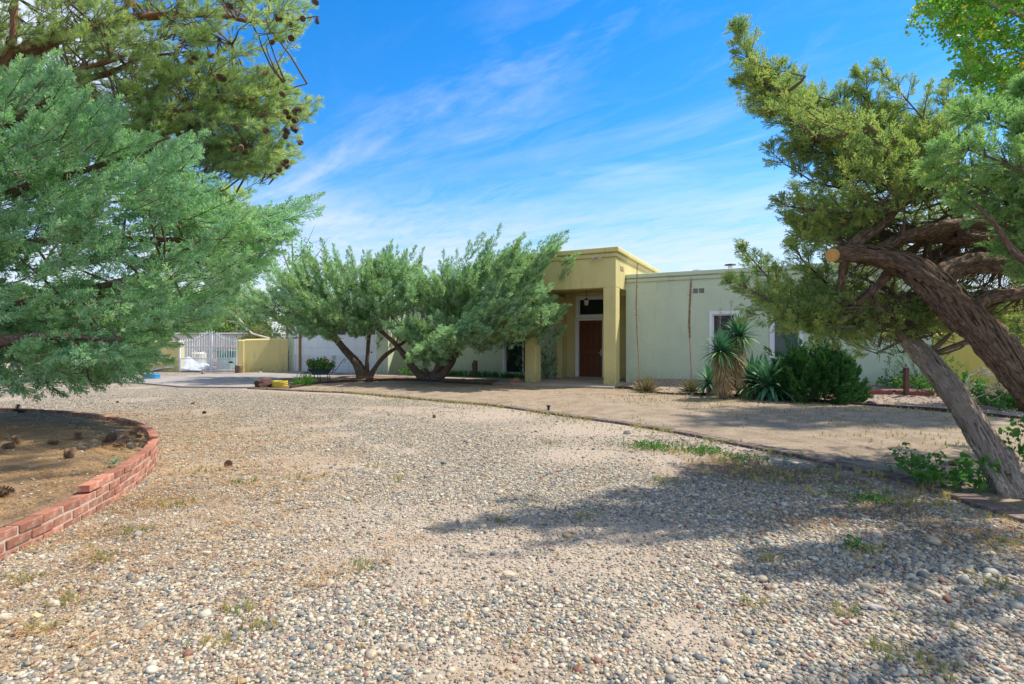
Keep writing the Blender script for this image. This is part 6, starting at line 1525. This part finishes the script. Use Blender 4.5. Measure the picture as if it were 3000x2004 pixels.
# grasses
pos = []; sc = []
def along(pts, n, off, spread, s0, s1, t0=0, t1=1):
    q = smooth_line(pts)
    for _ in range(n):
        t = random.uniform(t0, t1) * (len(q) - 2); i = int(t); p_ = q[i].lerp(q[i + 1], t - i); d = (q[i + 1] - q[i]).normalized(); nn_ = Vector((-d.y, d.x)); p_ = p_ + nn_ * (off + random.gauss(0, spread))
        if fbm(p_.x, p_.y, 1.1, 9) > .44: pos.append((p_.x, p_.y, hz(p_.x, p_.y) + .01)); sc.append(random.uniform(s0, s1))
along(lineA, 900, -.16, .07, .03, .08, 0, .95); along(lineA, 260, -.45, .3, .03, .07, .3, .95); along(lineA, 120, .16, .05, .03, .06)
along(lineB, 300, -.15, .12, .03, .08); along(lineB, 160, .3, .2, .03, .08); along(bedline, 160, .2, .15, .03, .08)
for (px, py, n, r) in ((1900, 1312, 70, .35), (1985, 1320, 60, .35), (2060, 1325, 60, .4), (2120, 1350, 80, .5), (2200, 1385, 80, .5), (2300, 1400, 80, .5), (2450, 1440, 70, .4), (2600, 1470, 60, .35), (2560, 1615, 45, .13), (2960, 1600, 60, .2), (2900, 1515, 60, .3), (2730, 1480, 40, .3), (2080, 1155 + 20, 120, .5), (2380, 1190, 60, .5), (2570, 1210, 50, .5), (1640, 1190, 60, .7), (2150, 1215, 60, .7), (2400, 1250, 40, .6), (2000, 1180, 60, .8), (900, 1400, 20, .2), (1165, 1405, 20, .12), (1100, 1370, 16, .12), (1610, 1300, 20, .15), (1060, 1660, 26, .09), (700, 1790, 26, .08), (640, 1890, 26, .09), (760, 1840, 22, .07), (2590, 1910, 30, .10), (2480, 1800, 22, .08), (2930, 1720, 40, .14), (2750, 1960, 30, .10), (2210, 1770, 14, .06), (1465, 1528, 20, .09), (1720, 1520, 22, .1), (1940, 1410, 26, .12), (2260, 1640, 16, .09), (700, 1420, 26, .15), (590, 1380, 26, .2), (400, 1560, 26, .1), (300, 1640, 26, .12), (200, 1760, 26, .12), (520, 1480, 30, .15), (100, 1850, 26, .1), (60, 1700, 26, .12)):
    g = G(px, py)
    for _ in range(n): x, y = random.gauss(g.x, r * .6), random.gauss(g.y, r * .45); pos.append((x, y, hz(x, y) + .008)); sc.append(random.uniform(.018, .045) * (1 if py > 1500 else 1.25))
X, Y = view_pts(2600, 2.2, 14, 1.1); f_ = fbm(X, Y, .9, 41); ok = (f_ > .50) & inpoly(X, Y, gpoly) & (np.hypot(X - PC[0], Y - PC[1]) > PR + .1); pos += [(x, y, hz(x, y) + .006) for x, y in zip(X[ok], Y[ok])]; sc += list(rng.uniform(.02, .045, ok.sum()))
X, Y = view_pts(7000, 5, 16, 1.05); f_ = fbm(X, Y, .5, 43); ok = (f_ > .50) & inpoly(X, Y, yard); pos += [(x, y, hz(x, y) + .022) for x, y in zip(X[ok], Y[ok])]; sc += list(rng.uniform(.02, .06, ok.sum()))
scatter('grass', 'grass', pos, None, sc, None, 76); print('grass', len(pos))
pos = []
for (px, py, n, r) in ((1900, 1313, 90, .35), (2060, 1328, 60, .25), (2180, 1350, 40, .3), (870, 1130, 30, .3), (2480, 1590 + 15, 10, .1), (2550, 1470, 30, .2)):
    g = G(px, py)
    for _ in range(n): x, y = random.gauss(g.x, r * .6), random.gauss(g.y, r * .4); pos.append((x, y, hz(x, y) + .006))
scatter('low_weeds', 'weed', pos, None, [random.uniform(.05, .09) for _ in pos], None, 77)
# fallen leaves
mb = MB()
for (px, py) in ((2390, 1218), (1755, 1225), (2100, 1196), (2320, 1240), (1560, 1205), (345, 1535), (110, 1822), (480, 1700), (1990, 1255), (2240, 1232)):
    g = G(px, py) + Vector((0, 0, .035)); a = random.uniform(0, 6); U = Vector((math.cos(a), math.sin(a), .1)) * .028; V_ = Vector((-math.sin(a), math.cos(a), .35)) * .018
    mb.add([g - U, g - V_, g + U, g + V_], [(0, 1, 2, 3)])
link('fallen_leaves', mb.mesh('fl', 'yellow_leaf'), None, kind='stuff')

# ================================================================== FAR TREES
def far_tree(name, label, px, py_top, Y, wpx, key, seed, n=700, sc=.55, trunk=True, base_py=None, cat='tree', group=None, bottom=.25):
    top = P(px, py_top, Y); Wd = wpx / F * Y / 2; Ht = top.z; t = thing(name, label, cat, (top.x, Y, 0), 0, group); r = random.Random(seed); pos = []; dr = []
    lobes = [(r.uniform(-.6, .6) * Wd, r.uniform(-.5, .5) * Wd, Ht * r.uniform(bottom + .15, .85), r.uniform(.35, .6) * Wd) for _ in range(7)] + [(0, 0, Ht - .4 * Wd, .4 * Wd)]
    for k in range(n):
        x, y, z, rr = r.choice(lobes); d = rvec(r); d2 = d * rr * r.uniform(.6, 1.05); p_ = (x + d2.x, y + d2.y, max(.2, min(Ht, z + d2.z * .85))); pos.append(p_); dr.append(tuple(d + Vector((0, 0, .4))))
    scatter('foliage', key, pos, dr, [sc * r.uniform(.7, 1.3) for _ in pos], t, seed)
    if trunk:
        mb = MB(); tk_ = .35 if key == 'pine' else 1
        mb.tube([(0, 0, -.1), (.1, 0, Ht * .4), (0, 0, Ht * .8)], [.18 * tk_, .12 * tk_, .04 * tk_], 8)
        for l in lobes: mb.tube([(0.05, 0, Ht * .3), (l[0] * .5, l[1] * .5, (Ht * .3 + l[2]) / 2), (l[0], l[1], l[2])], [.06, .04, .02], 5)
        link('trunk', mb.mesh('trunk', 'brown_trunk'), t)
    return t
far_tree('elm_tree', 'dark green tree beyond the white gate, behind the trailer', 560, 880, 40, 260, 'farleaf', 81, 900, .9)
far_tree('elm_tree', 'rounded green tree behind the low olive wall', 700, 925, 36, 160, 'farleaf', 82, 600, .7)
far_tree('brush_shrub', 'yellow green bush showing above the olive wall', 780, 955, 30, 130, 'farbrush', 83, 500, .55, cat='bush')
far_tree('elm_tree', 'tree far behind the gate at the left', 430, 900, 44, 220, 'farleaf', 84, 700, 1.0)
far_tree('elm_tree', 'tall tree behind the left end of the garage', 640, 850, 52, 200, 'farleaf', 85, 700, 1.1)
far_tree('elm_tree', 'tree at the far left behind the big juniper', 250, 860, 42, 300, 'farleaf', 86, 900, 1.0)
far_tree('elm_tree', 'tree at the left edge beyond the driveway', 30, 880, 40, 300, 'farleaf', 87, 900, 1.0)
far_tree('pine_sapling', 'slim dark pine top showing between the two left junipers', 690, 575, 33, 90, 'pine', 88, 420, .9, bottom=.3)
far_tree('elm_tree', 'tree beyond the right olive wall', 2880, 900, 30, 260, 'farleaf', 89, 800, .8)
far_tree('elm_tree', 'second tree beyond the right olive wall, farther right', 3100, 880, 34, 300, 'farleaf', 90, 800, .9)
# sparse tree with few yellowing leaves between the left and middle junipers
tq = Tree('sparse_tree', 'nearly bare tree with a few yellow leaves behind the middle junipers', loc=P(840, 1002, 26) - Vector((0, 0, 1.4)))
tq.trunk([[(*(P(840, 1095, 26)), .12), (*P(845, 950, 26), .10), (*P(852, 850, 26), .07), (*P(858, 760, 26), .045), (*P(855, 690, 26), .02)], LP([(850, 860, 26, .05), (880, 800, 26, .035), (920, 760, 26, .02), (960, 700, 26, .008)]), LP([(850, 800, 26, .04), (830, 740, 26, .03), (820, 700, 26, .01)]), LP([(857, 770, 26, .03), (890, 730, 26, .02), (925, 655, 26, .006)]), LP([(870, 815, 26, .03), (900, 780, 26, .02), (905, 720, 26, .01), (985, 690, 26, .004)])], BARK2, sides=10, step=.1)
for k in range(70): a = P(random.uniform(800, 910), random.uniform(690, 880), 26 + random.uniform(-.6, .6)); tq.sprays(a, rvec(random), .42)
for k in range(60): a = P(random.uniform(800, 960), random.uniform(680, 860), 26); b = min(tq.limbs, key=lambda q: (q - a).length); tq.tw.tube([b, a], [.012, .004], 3, False)
tq.done('cotton', 12, foliage_name='leaves')
# fallen bare limb behind the olive wall
db = thing('dead_branch', 'bare pale dead branch leaning over the olive wall', 'branch', P(740, 980, 26.5))
mb = MB(); p0 = P(740, 980, 26.5)
for a in ([(790, 992), (740, 978), (715, 955), (690, 942), (665, 940)], [(715, 955), (705, 940), (690, 925)], [(725, 968), (712, 972), (700, 968)]): mb.tube([P(x, y, 26.5) - p0 for x, y in a], [.06, .05, .035, .02, .008][:len(a)], 6)
link('limb', mb.mesh('limb', 'pale_twig'), db)
for nm, lb, ct in (('ground', 'gravel drive ground of small mixed stones and sand', 'ground'), ('dirt_yard', 'bare beige dirt yard between the two edgings', 'dirt'), ('bed_soil_under_junipers', 'brown soil bed under the two middle junipers', 'soil'),
        ('bed_soil_by_wall', 'narrow soil bed against the sage wall left of the porch', 'soil'), ('gravel_bed', 'gravelly soil bed below the windows right of the porch', 'soil'), ('driveway', 'grey concrete driveway in front of the garage', 'driveway'),
        ('walkway', 'concrete walkway between the porch and the garage', 'path'), ('raised_bed_soil', 'soil in the raised bed behind the red timbers', 'soil'), ('gravel', 'small rounded river stones covering the drive', 'gravel'),
        ('fine_gravel', 'fine grit between the stones in front', 'gravel'), ('bed_gravel', 'loose stones in the bed below the windows', 'gravel'), ('yard_pebbles', 'scattered small stones on the dirt yard', 'gravel'),
        ('needle_litter', 'dry brown pine needles in and around the planter', 'pine needles'), ('yard_litter', 'dry plant scraps on the dirt yard', 'plant litter'), ('planter_pebbles', 'small stones lying in the planter soil', 'gravel'),
        ('grass', 'short dry and green grass tufts on the drive and yard', 'grass'), ('low_weeds', 'low green weeds beside the brick edging', 'weeds'), ('grass_strip', 'bright green grass along the sage wall left of the porch', 'grass'), ('fallen_leaves', 'few fallen yellow leaves on the ground', 'leaves')):
    o = bpy.data.objects.get(nm)
    if o is not None: o['label'] = lb; o['category'] = ct
print('objects', len(S.objects))
